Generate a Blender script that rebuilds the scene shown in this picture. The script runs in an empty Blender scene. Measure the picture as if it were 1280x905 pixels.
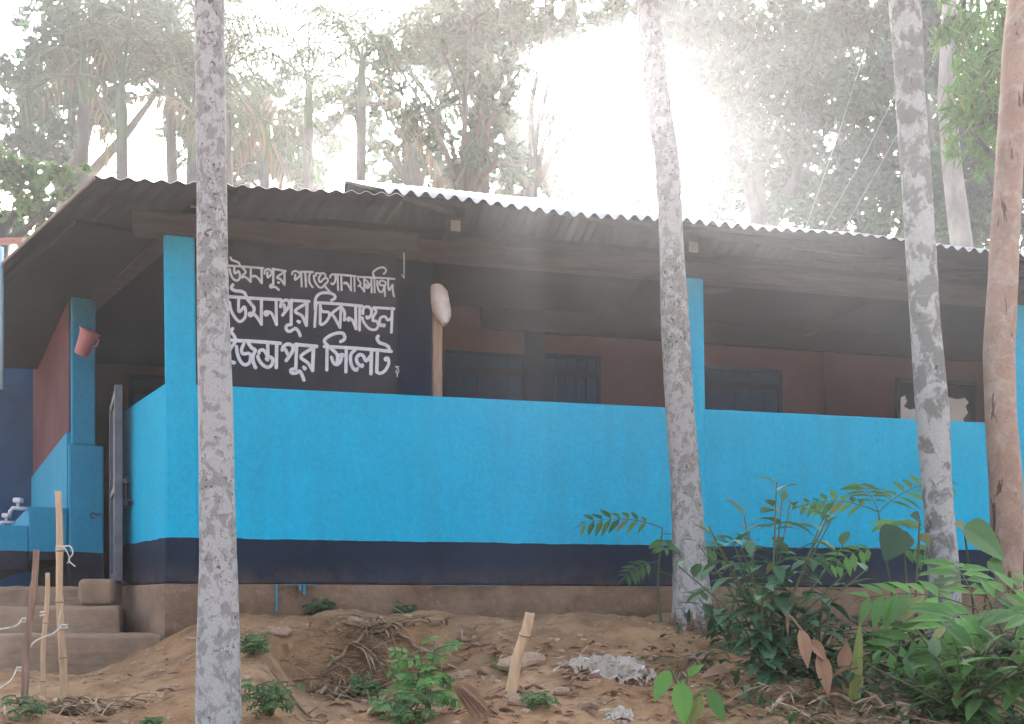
import bpy, math, random
from mathutils import Vector, Matrix
R = math.radians
random.seed(7)
scene = bpy.context.scene
COL = scene.collection

# ------------------------------------------------------------------ camera
# world z = 0 is the photographer's eye level; y runs away from the camera
F = 1300.0; HZ = 760.0
cam_d = bpy.data.cameras.new("Camera")
cam = bpy.data.objects.new("Camera", cam_d); COL.objects.link(cam)
cam.location = (0, 0, 0); cam.rotation_euler = (R(90), 0, 0)
cam_d.sensor_width = 36; cam_d.lens = 36 * F / 1280
cam_d.shift_y = (HZ - 452.5) / 1280
cam_d.clip_start = 0.05; cam_d.clip_end = 2000
scene.camera = cam

# ------------------------------------------------------------------ world, sun, exposure
SUN_EL, SUN_AZ = 28.0, 0.6          # degrees; azimuth from +y towards +x
w = bpy.data.worlds.new("World"); scene.world = w; w.use_nodes = True
nt = w.node_tree; bg = nt.nodes["Background"]
sky = nt.nodes.new("ShaderNodeTexSky"); sky.sky_type = 'NISHITA'; sky.sun_disc = False
sky.sun_elevation = R(SUN_EL); sky.sun_rotation = R(SUN_AZ)
sky.air_density = 1.0; sky.dust_density = 6.0; sky.ozone_density = 1.0; sky.altitude = 20
hs = nt.nodes.new("ShaderNodeHueSaturation"); hs.inputs["Saturation"].default_value = 0.72      # milky, humid sky
nt.links.new(sky.outputs[0], hs.inputs["Color"]); nt.links.new(hs.outputs[0], bg.inputs[0]); bg.inputs[1].default_value = 0.15
sd = bpy.data.lights.new("Sun", 'SUN'); sd.energy = 3.0; sd.angle = R(0.5); sd.color = (1.0, 0.97, 0.93)
sun = bpy.data.objects.new("Sun", sd); COL.objects.link(sun)
sv = Vector((math.sin(R(SUN_AZ)) * math.cos(R(SUN_EL)), math.cos(R(SUN_AZ)) * math.cos(R(SUN_EL)), math.sin(R(SUN_EL))))
sun.rotation_euler = sv.to_track_quat('Z', 'Y').to_euler(); sun.location = sv * 60
scene.view_settings.view_transform = 'Standard'; scene.view_settings.look = 'None'
scene.view_settings.exposure = 2.65; scene.view_settings.gamma = 1
scene.view_settings.use_curve_mapping = False
cy = scene.cycles
cy.max_bounces = 6; cy.diffuse_bounces = 3; cy.glossy_bounces = 2; cy.transmission_bounces = 4
cy.transparent_max_bounces = 6; cy.volume_bounces = 0
cy.use_denoising = True
cy.sample_clamp_indirect = 6

# ------------------------------------------------------------------ materials
def newmat(name):
    m = bpy.data.materials.new(name); m.use_nodes = True
    nt = m.node_tree
    return m, nt, nt.nodes["Principled BSDF"]
def N(nt, t, **kw):
    n = nt.nodes.new(t)
    for k, v in kw.items(): setattr(n, k, v)
    return n
def ramp(nt, src, stops, interp='LINEAR'):
    r = N(nt, "ShaderNodeValToRGB"); cr = r.color_ramp; cr.interpolation = interp
    while len(cr.elements) > 2: cr.elements.remove(cr.elements[-1])
    for i, (p, c) in enumerate(stops):
        e = cr.elements[i] if i < 2 else cr.elements.new(p)
        e.position = p; e.color = (*c, 1) if len(c) == 3 else c
    nt.links.new(src, r.inputs[0]); return r.outputs[0]
def noise(nt, scale, detail=4, rough=0.6, vec=None, dist=0.0):
    n = N(nt, "ShaderNodeTexNoise"); n.inputs["Scale"].default_value = scale
    n.inputs["Detail"].default_value = detail; n.inputs["Roughness"].default_value = rough
    n.inputs["Distortion"].default_value = dist
    if vec is not None: nt.links.new(vec, n.inputs["Vector"])
    return n.outputs["Fac"]
def pos(nt):
    return N(nt, "ShaderNodeNewGeometry").outputs["Position"]
def objv(nt, scale=(1, 1, 1)):
    t = N(nt, "ShaderNodeTexCoord"); mp = N(nt, "ShaderNodeMapping"); mp.inputs["Scale"].default_value = scale
    nt.links.new(t.outputs["Object"], mp.inputs[0]); return mp.outputs[0]
def mix(nt, fac, a, b, mode='MIX'):
    m = N(nt, "ShaderNodeMix", data_type='RGBA', blend_type=mode)
    for s, v in ((m.inputs[0], fac), (m.inputs[6], a), (m.inputs[7], b)):
        if hasattr(v, "default_value") or hasattr(v, "is_linked"): nt.links.new(v, s)
        else: s.default_value = v if not isinstance(v, tuple) else (*v, 1)
    return m.outputs[2]
def bump(nt, bs, h, strength, dist):
    b = N(nt, "ShaderNodeBump"); b.inputs["Strength"].default_value = strength; b.inputs["Distance"].default_value = dist
    nt.links.new(h, b.inputs["Height"]); nt.links.new(b.outputs[0], bs.inputs["Normal"])
def simple(name, c, rough=0.7, var=0.25, scale=8, bmp=0.15, stretch=(1, 1, 1), metal=0.0, spec=0.3):
    m, nt, bs = newmat(name)
    v = objv(nt, stretch); f = noise(nt, scale, 5, 0.65, v)
    lo = tuple(x * (1 - var) for x in c); hi = tuple(min(1, x * (1 + var)) for x in c)
    nt.links.new(ramp(nt, f, [(0.3, lo), (0.7, hi)]), bs.inputs["Base Color"])
    bs.inputs["Roughness"].default_value = rough; bs.inputs["Metallic"].default_value = metal
    bs.inputs["Specular IOR Level"].default_value = spec
    if bmp: bump(nt, bs, noise(nt, scale * 5, 4, 0.6, v), bmp, 0.01)
    return m
def leafmat(name, c1, c2, trans=0.35, rough=0.5, scale=3):
    aged = 0.0 if name.startswith(('canopy', 'olive', 'palm', 'yellowing', 'dry', 'pale')) else 0.7
    m, nt, bs = newmat(name)
    f = noise(nt, scale, 3, 0.6, pos(nt)); g = N(nt, "ShaderNodeNewGeometry")
    f2 = N(nt, "ShaderNodeMath", operation='MULTIPLY_ADD'); nt.links.new(g.outputs["Random Per Island"], f2.inputs[0])
    f2.inputs[1].default_value = 0.6; nt.links.new(f, f2.inputs[2])
    f3 = N(nt, "ShaderNodeMath", operation='SUBTRACT'); nt.links.new(f2.outputs[0], f3.inputs[0]); f3.inputs[1].default_value = 0.3
    col = ramp(nt, f3.outputs[0], [(0.2, c1), (0.8, c2)])
    old = N(nt, "ShaderNodeMath", operation='GREATER_THAN'); nt.links.new(g.outputs["Random Per Island"], old.inputs[0]); old.inputs[1].default_value = 0.955
    om = N(nt, "ShaderNodeMath", operation='MULTIPLY'); nt.links.new(old.outputs[0], om.inputs[0]); om.inputs[1].default_value = aged
    col = mix(nt, om.outputs[0], col, (0.22, 0.17, 0.05))
    spot = noise(nt, 60, 3, 0.6, pos(nt)); col = mix(nt, ramp(nt, spot, [(0.66, (0, 0, 0)), (0.74, (0.5,) * 3)]), col, (0.12, 0.09, 0.04))
    nt.links.new(col, bs.inputs["Base Color"]); bs.inputs["Roughness"].default_value = rough
    bs.inputs["Specular IOR Level"].default_value = 0.35
    tr = N(nt, "ShaderNodeBsdfTranslucent"); nt.links.new(col, tr.inputs[0])
    mx = N(nt, "ShaderNodeMixShader"); mx.inputs[0].default_value = trans
    nt.links.new(bs.outputs[0], mx.inputs[1]); nt.links.new(tr.outputs[0], mx.inputs[2])
    nt.links.new(mx.outputs[0], nt.nodes["Material Output"].inputs[0])
    return m

def wall_paint(name, blue, black, zline, streak=0.35):
    """turquoise lime plaster over a painted black dado below height zline"""
    m, nt, bs = newmat(name); p = pos(nt)
    sx = N(nt, "ShaderNodeSeparateXYZ"); nt.links.new(p, sx.inputs[0])
    wob = noise(nt, 5, 3, 0.6, p)
    a = N(nt, "ShaderNodeMath", operation='MULTIPLY_ADD'); nt.links.new(wob, a.inputs[0]); a.inputs[1].default_value = 0.022
    nt.links.new(sx.outputs[2], a.inputs[2])
    g = N(nt, "ShaderNodeMath", operation='GREATER_THAN'); nt.links.new(a.outputs[0], g.inputs[0]); g.inputs[1].default_value = zline + 0.011
    b1 = noise(nt, 1.6, 6, 0.7, p); b2 = noise(nt, 45, 4, 0.7, p)
    mp = N(nt, "ShaderNodeMapping"); mp.inputs["Scale"].default_value = (14, 14, 0.9); nt.links.new(p, mp.inputs[0])
    b3 = noise(nt, 1.0, 4, 0.6, mp.outputs[0])
    lo = tuple(x * 0.86 for x in blue); hi = tuple(min(1, x * 1.12) for x in blue)
    bl = ramp(nt, b1, [(0.3, lo), (0.7, hi)])
    bl = mix(nt, 0.34, bl, ramp(nt, b2, [(0.3, tuple(x * 0.6 for x in blue)), (0.7, tuple(min(1, x * 1.35 + 0.01) for x in blue))]))
    bl = mix(nt, ramp(nt, b3, [(0.47, (0, 0, 0)), (0.70, (streak,) * 3)]), bl, tuple(x * 0.7 + 0.02 for x in blue))
    kk = ramp(nt, b1, [(0.3, tuple(x * 0.7 for x in black)), (0.75, tuple(x * 1.7 for x in black))])
    kk = mix(nt, ramp(nt, b2, [(0.62, (0, 0, 0)), (0.8, (0.35,) * 3)]), kk, (0.09, 0.075, 0.06))
    fine = noise(nt, 150, 3, 0.7, p)
    bl = mix(nt, ramp(nt, fine, [(0.60, (0, 0, 0)), (0.72, (0.30,) * 3)]), bl, tuple(x * 0.55 for x in blue))
    # soil splashed up from the ground, thinning out with height
    hgt_ = N(nt, "ShaderNodeMapRange"); nt.links.new(sx.outputs[2], hgt_.inputs[0])
    for k_, v_ in zip((1, 2, 3, 4), (0.12, 0.26, 0.55, 0.0)): hgt_.inputs[k_].default_value = v_
    sp = N(nt, "ShaderNodeMath", operation='MULTIPLY'); nt.links.new(hgt_.outputs[0], sp.inputs[0])
    nt.links.new(ramp(nt, noise(nt, 9, 6, 0.75, p), [(0.42, (0.1,) * 3), (0.68, (1,) * 3)]), sp.inputs[1])
    kk = mix(nt, sp.outputs[0], kk, (0.16, 0.105, 0.07))
    nt.links.new(mix(nt, g.outputs[0], kk, bl), bs.inputs["Base Color"])
    bs.inputs["Roughness"].default_value = 0.8; bs.inputs["Specular IOR Level"].default_value = 0.08
    bump(nt, bs, b2, 0.35, 0.006)
    return m

BLUE = (0.004, 0.36, 0.56)
M = {}
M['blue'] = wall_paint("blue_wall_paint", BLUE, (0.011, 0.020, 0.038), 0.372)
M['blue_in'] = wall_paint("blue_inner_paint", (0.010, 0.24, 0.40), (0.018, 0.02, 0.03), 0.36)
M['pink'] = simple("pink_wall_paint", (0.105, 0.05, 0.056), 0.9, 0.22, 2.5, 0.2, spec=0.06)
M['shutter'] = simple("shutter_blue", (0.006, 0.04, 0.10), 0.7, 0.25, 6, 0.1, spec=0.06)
M['navy'] = simple("navy_panel_paint", (0.006, 0.026, 0.07), 0.7, 0.3, 4, 0.1, spec=0.06)
M['ceiling'] = simple("dark_ceiling_boards", (0.010, 0.009, 0.010), 0.95, 0.4, 3, 0.3, (1, 8, 1), spec=0.06)  # near-black boards, tone varying along the grain
M['wood'] = simple("grey_brown_beam_wood", (0.048, 0.040, 0.037), 0.85, 0.35, 3, 0.3, (1.5, 12, 12), spec=0.06)
M['wood_end'] = simple("pale_joist_wood", (0.24, 0.22, 0.20), 0.85, 0.3, 9, 0.3)
M['postwood'] = simple("pale_post_wood", (0.33, 0.22, 0.15), 0.8, 0.3, 4, 0.3, (14, 14, 1))
M['floor'] = simple("cement_floor", (0.26, 0.22, 0.18), 0.9, 0.2, 4, 0.2)
M['step'] = simple("muddy_cement_step", (0.25, 0.165, 0.108), 0.92, 0.38, 3.2, 0.5)
M['black'] = simple("sign_black_paint", (0.022, 0.025, 0.032), 0.6, 0.35, 5, 0.15, spec=0.06)
M['letter'] = simple("white_letter_paint", (0.50, 0.51, 0.53), 0.7, 0.15, 30, 0.1)
M['iron'] = simple("grey_iron_gate_paint", (0.10, 0.105, 0.12), 0.55, 0.3, 12, 0.15, metal=0.3)
M['iron_dark'] = simple("dark_iron", (0.025, 0.025, 0.03), 0.5, 0.3, 20, 0.1, metal=0.5)
M['tap'] = simple("pale_tap_plastic", (0.55, 0.56, 0.58), 0.35, 0.1, 20, 0.0)
M['pinkcloth'] = simple("pink_plastic_mug", (0.40, 0.165, 0.18), 0.6, 0.12, 12, 0.05)
M['whitecloth'] = simple("white_cloth", (0.66, 0.64, 0.62), 0.85, 0.18, 14, 0.2)
M['string'] = simple("pale_string", (0.55, 0.50, 0.42), 0.9, 0.2, 40, 0.0)
M['wire'] = simple("thin_grey_wire", (0.16, 0.17, 0.16), 0.6, 0.2, 40, 0.0)
M['bamboo'] = simple("dry_bamboo", (0.46, 0.32, 0.19), 0.6, 0.3, 5, 0.15, (8, 8, 1))
M['bamboo_dark'] = simple("weathered_bamboo", (0.24, 0.155, 0.11), 0.75, 0.55, 6, 0.25, (10, 10, 1))
M['paper'] = simple("white_paper", (0.85, 0.85, 0.86), 0.8, 0.08, 12, 0.05)
M['glass_dark'] = simple("dark_window_opening", (0.012, 0.013, 0.018), 0.25, 0.3, 5, 0.0)
M['rust_trim'] = simple("rusty_pink_trim", (0.42, 0.20, 0.17), 0.7, 0.25, 12, 0.1)
M['palepipe'] = simple("pale_blue_pipe", (0.35, 0.52, 0.62), 0.5, 0.15, 12, 0.1)
M['straw'] = leafmat("dry_straw", (0.20, 0.125, 0.072), (0.42, 0.31, 0.20), 0.1, 0.8, 9)
M['husk'] = leafmat("pale_fibre_husk", (0.38, 0.31, 0.24), (0.66, 0.60, 0.52), 0.1, 0.85, 12)
M['dryleaf'] = leafmat("dry_brown_leaf", (0.16, 0.085, 0.05), (0.36, 0.215, 0.13), 0.15, 0.7, 6)
M['g_dark'] = leafmat("dark_green_leaf", (0.016, 0.042, 0.018), (0.045, 0.105, 0.038), 0.3)
M['g_mid'] = leafmat("mid_green_leaf", (0.045, 0.105, 0.032), (0.115, 0.235, 0.062), 0.38)
M['g_bright'] = leafmat("fresh_green_leaf", (0.06, 0.16, 0.03), (0.15, 0.33, 0.06), 0.4)
M['g_blue'] = leafmat("cool_green_leaf", (0.05, 0.125, 0.062), (0.13, 0.27, 0.135), 0.3)
M['g_yellow'] = leafmat("yellow_green_leaf", (0.16, 0.20, 0.05), (0.34, 0.36, 0.11), 0.35)
M['frond'] = leafmat("palm_frond", (0.018, 0.055, 0.026), (0.055, 0.125, 0.05), 0.35)
M['frond_dry'] = leafmat("yellowing_palm_frond", (0.085, 0.075, 0.035), (0.16, 0.13, 0.06), 0.25)
M['canopy'] = leafmat("canopy_leaf", (0.011, 0.043, 0.022), (0.036, 0.10, 0.048), 0.35)
M['canopy_olive'] = leafmat("olive_canopy_leaf", (0.020, 0.048, 0.026), (0.06, 0.11, 0.054), 0.35)
M['bark_far'] = simple("brown_bark", (0.062, 0.064, 0.058), 0.9, 0.45, 4, 0.5, (3, 3, 0.7))
M['bark_pale'] = simple("pale_bark", (0.33, 0.31, 0.28), 0.9, 0.35, 5, 0.4, (2, 2, 0.7))
M['stem'] = simple("green_stem", (0.09, 0.11, 0.045), 0.7, 0.3, 10, 0.1)
M['stem_brown'] = simple("brown_stem", (0.20, 0.12, 0.075), 0.8, 0.4, 10, 0.2)
M['stone'] = simple("earthy_stone", (0.36, 0.24, 0.155), 0.9, 0.3, 6, 0.5)

def plinth_mat():
    m, nt, bs = newmat("mud_plaster_plinth"); p = pos(nt)
    a = noise(nt, 2.2, 6, 0.7, p); b = noise(nt, 14, 5, 0.7, p); c = noise(nt, 60, 4, 0.6, p)
    col = ramp(nt, a, [(0.28, (0.115, 0.066, 0.040)), (0.5, (0.20, 0.125, 0.078)), (0.75, (0.30, 0.21, 0.145))])
    col = mix(nt, ramp(nt, b, [(0.55, (0, 0, 0)), (0.75, (0.6,) * 3)]), col, (0.33, 0.26, 0.20))
    col = mix(nt, ramp(nt, b, [(0.25, (0.7,) * 3), (0.42, (0, 0, 0))]), col, (0.09, 0.055, 0.035))
    nt.links.new(col, bs.inputs["Base Color"]); bs.inputs["Roughness"].default_value = 0.95
    bs.inputs["Specular IOR Level"].default_value = 0.15
    s = N(nt, "ShaderNodeMath", operation='MULTIPLY_ADD'); nt.links.new(b, s.inputs[0]); s.inputs[1].default_value = 2.0; nt.links.new(c, s.inputs[2])
    bump(nt, bs, s.outputs[0], 0.7, 0.012)
    return m
M['plinth'] = plinth_mat()

def soil_mat():
    m, nt, bs = newmat("bare_soil"); p = pos(nt)
    a = noise(nt, 0.9, 6, 0.65, p); b = noise(nt, 7, 6, 0.7, p); c = noise(nt, 55, 5, 0.7, p)
    v = N(nt, "ShaderNodeTexVoronoi"); v.inputs["Scale"].default_value = 26; nt.links.new(p, v.inputs["Vector"])
    col = ramp(nt, a, [(0.3, (0.27, 0.145, 0.070)), (0.5, (0.39, 0.225, 0.115)), (0.7, (0.52, 0.345, 0.20))])
    col = mix(nt, ramp(nt, b, [(0.35, (0.75,) * 3), (0.55, (0, 0, 0))]), col, (0.19, 0.10, 0.052))
    col = mix(nt, ramp(nt, c, [(0.55, (0, 0, 0)), (0.75, (0.65,) * 3)]), col, (0.40, 0.30, 0.21))
    col = mix(nt, ramp(nt, v.outputs["Distance"], [(0.05, (0.55,) * 3), (0.16, (0, 0, 0))]), col, (0.36, 0.27, 0.19))
    nt.links.new(col, bs.inputs["Base Color"]); bs.inputs["Roughness"].default_value = 0.97
    bs.inputs["Specular IOR Level"].default_value = 0.1
    s = N(nt, "ShaderNodeMath", operation='MULTIPLY_ADD'); nt.links.new(b, s.inputs[0]); s.inputs[1].default_value = 2.5; nt.links.new(c, s.inputs[2])
    bump(nt, bs, s.outputs[0], 0.9, 0.02)
    return m
M['soil'] = soil_mat()

def roof_mat():
    m, nt, bs = newmat("corrugated_tin"); p = pos(nt)
    a = noise(nt, 1.3, 6, 0.7, p); b = noise(nt, 22, 4, 0.6, p)
    col = ramp(nt, a, [(0.35, (0.50, 0.48, 0.47)), (0.65, (0.74, 0.74, 0.74))])
    col = mix(nt, ramp(nt, b, [(0.58, (0, 0, 0)), (0.72, (0.6,) * 3)]), col, (0.14, 0.08, 0.055))
    nt.links.new(col, bs.inputs["Base Color"]); bs.inputs["Roughness"].default_value = 0.38
    bs.inputs["Metallic"].default_value = 0.6
    return m
M['roof'] = roof_mat()
M['roof_under'] = simple('shaded_tin_underside', (0.016, 0.014, 0.016), 0.85, 0.4, 3, 0.1, spec=0.06)  # shade under the roof put into the colour of the same tin

def palm_bark(name, pale, grey, dark, sc, cover, marks, ring=0.5):
    """pale bark with cloudy grey lichen patches, small dark scars and faint leaf-scar rings"""
    m, nt, bs = newmat(name); t = N(nt, "ShaderNodeTexCoord").outputs["Object"]
    mp = N(nt, "ShaderNodeMapping"); mp.inputs["Scale"].default_value = (1, 1, 0.8); nt.links.new(t, mp.inputs[0]); v = mp.outputs[0]
    a = noise(nt, sc, 5, 0.62, v, 0.5); b = noise(nt, sc * 1.9, 5, 0.7, v, 1.0); c = noise(nt, sc * 7, 4, 0.7, v); big = noise(nt, 1.6, 3, 0.6, v)
    sh = N(nt, "ShaderNodeMath", operation='MULTIPLY_ADD'); nt.links.new(big, sh.inputs[0]); sh.inputs[1].default_value = 0.5; nt.links.new(a, sh.inputs[2])
    sh2 = N(nt, "ShaderNodeMath", operation='MULTIPLY_ADD'); nt.links.new(big, sh2.inputs[0]); sh2.inputs[1].default_value = 0.4; nt.links.new(b, sh2.inputs[2])
    col = ramp(nt, c, [(0.3, tuple(x * 0.78 for x in pale)), (0.7, tuple(x * 1.12 for x in pale))])
    col = mix(nt, ramp(nt, sh.outputs[0], [(cover - .03, (0, 0, 0)), (cover + 0.05, (0.78,) * 3)]), col, grey)
    col = mix(nt, ramp(nt, sh2.outputs[0], [(marks, (0, 0, 0)), (marks + 0.03, (0.9,) * 3)]), col, dark)
    sx = N(nt, "ShaderNodeSeparateXYZ"); nt.links.new(t, sx.inputs[0])
    wv = N(nt, "ShaderNodeMath", operation='MULTIPLY_ADD'); nt.links.new(sx.outputs[2], wv.inputs[0]); wv.inputs[1].default_value = 7.7
    wob = N(nt, "ShaderNodeMath", operation='MULTIPLY_ADD'); nt.links.new(big, wob.inputs[0]); wob.inputs[1].default_value = 2.2; nt.links.new(a, wob.inputs[2])
    nt.links.new(wob.outputs[0], wv.inputs[2])
    fr = N(nt, "ShaderNodeMath", operation='FRACT'); nt.links.new(wv.outputs[0], fr.inputs[0])
    rg = N(nt, "ShaderNodeMath", operation='MULTIPLY'); nt.links.new(ramp(nt, fr.outputs[0], [(0.0, (ring,) * 3), (0.10, (0, 0, 0))]), rg.inputs[0]); nt.links.new(ramp(nt, b, [(0.4, (0, 0, 0)), (0.6, (1,) * 3)]), rg.inputs[1])
    col = mix(nt, rg.outputs[0], col, tuple(min(1, x * 1.2) for x in pale))
    nt.links.new(col, bs.inputs["Base Color"]); bs.inputs["Roughness"].default_value = 0.92
    bs.inputs["Specular IOR Level"].default_value = 0.12
    hh = N(nt, "ShaderNodeMath", operation='SUBTRACT'); nt.links.new(c, hh.inputs[0]); nt.links.new(sh.outputs[0], hh.inputs[1])
    bump(nt, bs, hh.outputs[0], 0.6, 0.006)
    return m
M['palm_a'] = palm_bark("grey_palm_bark", (0.42, 0.41, 0.395), (0.215, 0.21, 0.20), (0.085, 0.08, 0.075), 30, 0.75, 0.785)
M['palm_b'] = palm_bark("lichen_palm_bark", (0.36, 0.345, 0.325), (0.19, 0.178, 0.162), (0.08, 0.07, 0.062), 26, 0.74, 0.775)
M['palm_c'] = palm_bark("blotched_palm_bark", (0.38, 0.38, 0.36), (0.12, 0.118, 0.105), (0.065, 0.062, 0.055), 13, 0.735, 0.83)
def tan_bark():
    m, nt, bs = newmat("smooth_tan_bark"); t = N(nt, "ShaderNodeTexCoord").outputs["Object"]
    mp = N(nt, "ShaderNodeMapping"); mp.inputs["Scale"].default_value = (20, 20, 4); nt.links.new(t, mp.inputs[0])
    a = noise(nt, 1.0, 4, 0.6, mp.outputs[0], 0.6); b = noise(nt, 4, 5, 0.6, t); c = noise(nt, 90, 4, 0.7, t)
    col = ramp(nt, b, [(0.3, (0.25, 0.15, 0.105)), (0.7, (0.37, 0.25, 0.185))])
    col = mix(nt, ramp(nt, c, [(0.35, (0.5,) * 3), (0.5, (0, 0, 0))]), col, (0.20, 0.12, 0.085))
    col = mix(nt, ramp(nt, noise(nt, 11, 6, 0.7, t, 0.8), [(0.48, (0, 0, 0)), (0.64, (0.7,) * 3)]), col, (0.40, 0.33, 0.27))
    col = mix(nt, ramp(nt, noise(nt, 7, 6, 0.75, t, 0.5), [(0.54, (0, 0, 0)), (0.68, (0.6,) * 3)]), col, (0.17, 0.125, 0.095))
    col = mix(nt, ramp(nt, a, [(0.615, (0, 0, 0)), (0.65, (0.9,) * 3)]), col, (0.075, 0.035, 0.022))
    nt.links.new(col, bs.inputs["Base Color"]); bs.inputs["Roughness"].default_value = 0.85
    bs.inputs["Specular IOR Level"].default_value = 0.2
    bump(nt, bs, c, 0.5, 0.005)
    return m
M['tan'] = tan_bark()

# ------------------------------------------------------------------ mesh helpers (world coordinates)
class MB:
    def __init__(s): s.v = []; s.f = []
    def quadbox(s, p):               # p: 8 points, bottom 4 then top 4
        b = len(s.v); s.v += [tuple(q) for q in p]
        for f in ((3, 2, 1, 0), (4, 5, 6, 7), (0, 1, 5, 4), (1, 2, 6, 5), (2, 3, 7, 6), (3, 0, 4, 7)): s.f.append(tuple(b + i for i in f))
    def box(s, c, ax, ay, az):       # centre and half axes
        c = Vector(c); ax = Vector(ax); ay = Vector(ay); az = Vector(az)
        s.quadbox([c - ax - ay - az, c + ax - ay - az, c + ax + ay - az, c - ax + ay - az,
                   c - ax - ay + az, c + ax - ay + az, c + ax + ay + az, c - ax + ay + az])
    def tube(s, pts, rad, n=8, cap=True):
        pts = [Vector(p) for p in pts]
        if not isinstance(rad, (list, tuple)): rad = [rad] * len(pts)
        b0 = len(s.v); ref = Vector((0.3, 1, 0.2)).normalized()
        for i, p in enumerate(pts):
            d = (pts[min(i + 1, len(pts) - 1)] - pts[max(i - 1, 0)])
            d = d.normalized() if d.length > 1e-9 else Vector((0, 0, 1))
            a = d.cross(ref)
            if a.length < 0.05: a = d.cross(Vector((1, 0, 0)))
            a.normalize(); c = d.cross(a)
            for k in range(n):
                t = 2 * math.pi * k / n
                s.v.append(tuple(p + (a * math.cos(t) + c * math.sin(t)) * rad[i]))
        for i in range(len(pts) - 1):
            for k in range(n):
                k2 = (k + 1) % n; o = b0 + i * n
                s.f.append((o + k, o + k2, o + n + k2, o + n + k))
        if cap:
            s.f.append(tuple(b0 + k for k in range(n))[::-1])
            s.f.append(tuple(b0 + (len(pts) - 1) * n + k for k in range(n)))
    def leaf(s, base, d, nrm, L, W, droop=0.3, seg=4, fold=0.15, prof=None, twist=0.0):
        """a leaf blade: midrib curve with two halves folded along it"""
        base = Vector(base); d = Vector(d).normalized(); nrm = Vector(nrm)
        side = d.cross(nrm)
        if side.length < 1e-4: side = d.cross(Vector((1, 0.2, 0)))
        side.normalize(); up = side.cross(d).normalized()
        b = len(s.v); p = base.copy(); dd = d.copy()
        for i in range(seg + 1):
            t = i / seg
            wd = W * 0.5 * (prof(t) if prof else max(0.03, math.sin(math.pi * (t ** 0.8)) ** 0.8))
            f = fold * wd * 2
            s.v.append(tuple(p + side * wd + up * f)); s.v.append(tuple(p)); s.v.append(tuple(p - side * wd + up * f))
            dd = (dd + Vector((0, 0, -1)) * droop / seg).normalized()
            up = side.cross(dd).normalized()
            p = p + dd * (L / seg)
        for i in range(seg):
            o = b + i * 3
            s.f.append((o, o + 1, o + 4, o + 3)); s.f.append((o + 1, o + 2, o + 5, o + 4))
    def diamond(s, c, d, side, up, L, W):
        b = len(s.v); c = Vector(c)
        s.v += [tuple(c - d * L * .5), tuple(c + side * W * .5 + up * W * .15), tuple(c + d * L * .5), tuple(c - side * W * .5 + up * W * .15)]
        s.f += [(b, b + 1, b + 2), (b, b + 2, b + 3)]
    def build(s, name, mat, parent=None, smooth=False):
        me = bpy.data.meshes.new(name); me.from_pydata(s.v, [], s.f); me.update()
        if mat: me.materials.append(mat)
        o = bpy.data.objects.new(name, me); COL.objects.link(o)
        if smooth: me.polygons.foreach_set("use_smooth", [True] * len(me.polygons))
        if parent is not None:
            o.parent = parent; me.transform(world_of(parent).inverted())
        return o
def world_of(o):
    m = o.matrix_basis.copy()
    while o.parent: o = o.parent; m = o.matrix_basis @ m
    return m
def thing(name, label, cat, loc=(0, 0, 0), group=None):
    o = bpy.data.objects.new(name, None); COL.objects.link(o); o.location = loc; o.empty_display_size = 0.1
    o['label'] = label; o['category'] = cat
    if group: o['group'] = group
    return o
def tag(o, label, cat, group=None):
    o['label'] = label; o['category'] = cat
    if group: o['group'] = group
    return o
def rebase(o, loc):
    """move a single-mesh thing's origin to its base"""
    o.data.transform(Matrix.Translation(-Vector(loc))); o.location = loc
    return o
def copy_thing(o, loc, rz, label, scale=1.0):
    c = o.copy(); COL.objects.link(c); c.location = loc; c.rotation_euler = (0, 0, rz); c.scale = (scale,) * 3; c['label'] = label
    for ch in o.children:
        k = ch.copy(); COL.objects.link(k); k.parent = c
    return c
def at(px, y, D): return Vector(((px - 640) / F * D, D, (HZ - y) / F * D))
def rv(s=1.0): return Vector((random.uniform(-s, s), random.uniform(-s, s), random.uniform(-s, s)))
def runit():
    while True:
        v = rv()
        if 0.05 < v.length < 1: return v.normalized()
def sm(a, b, x):
    t = max(0.0, min(1.0, (x - a) / (b - a))); return t * t * (3 - 2 * t)
def catmull(P, n=5):
    out = []
    for i in range(len(P) - 1):
        p0 = P[max(i - 1, 0)]; p1 = P[i]; p2 = P[i + 1]; p3 = P[min(i + 2, len(P) - 1)]
        for k in range(n):
            t = k / n
            out.append(tuple(0.5 * (2 * b + (c - a) * t + (2 * a - 5 * b + 4 * c - d) * t * t + (3 * b - a - 3 * c + d) * t ** 3) for a, b, c, d in zip(p0, p1, p2, p3)))
    out.append(tuple(P[-1])); return out

# value noise for terrain
def vnoise(x, y, seed=0):
    def h(i, j): 
        n = (i * 374761393 + j * 668265263 + seed * 974634777) & 0xffffffff
        n = ((n ^ (n >> 13)) * 1274126177) & 0xffffffff
        return ((n ^ (n >> 16)) & 0xffff) / 65535.0
    i, j = math.floor(x), math.floor(y); u, v = x - i, y - j
    u = u * u * (3 - 2 * u); v = v * v * (3 - 2 * v)
    return (h(i, j) * (1 - u) + h(i + 1, j) * u) * (1 - v) + (h(i, j + 1) * (1 - u) + h(i + 1, j + 1) * u) * v - 0.5

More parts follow.
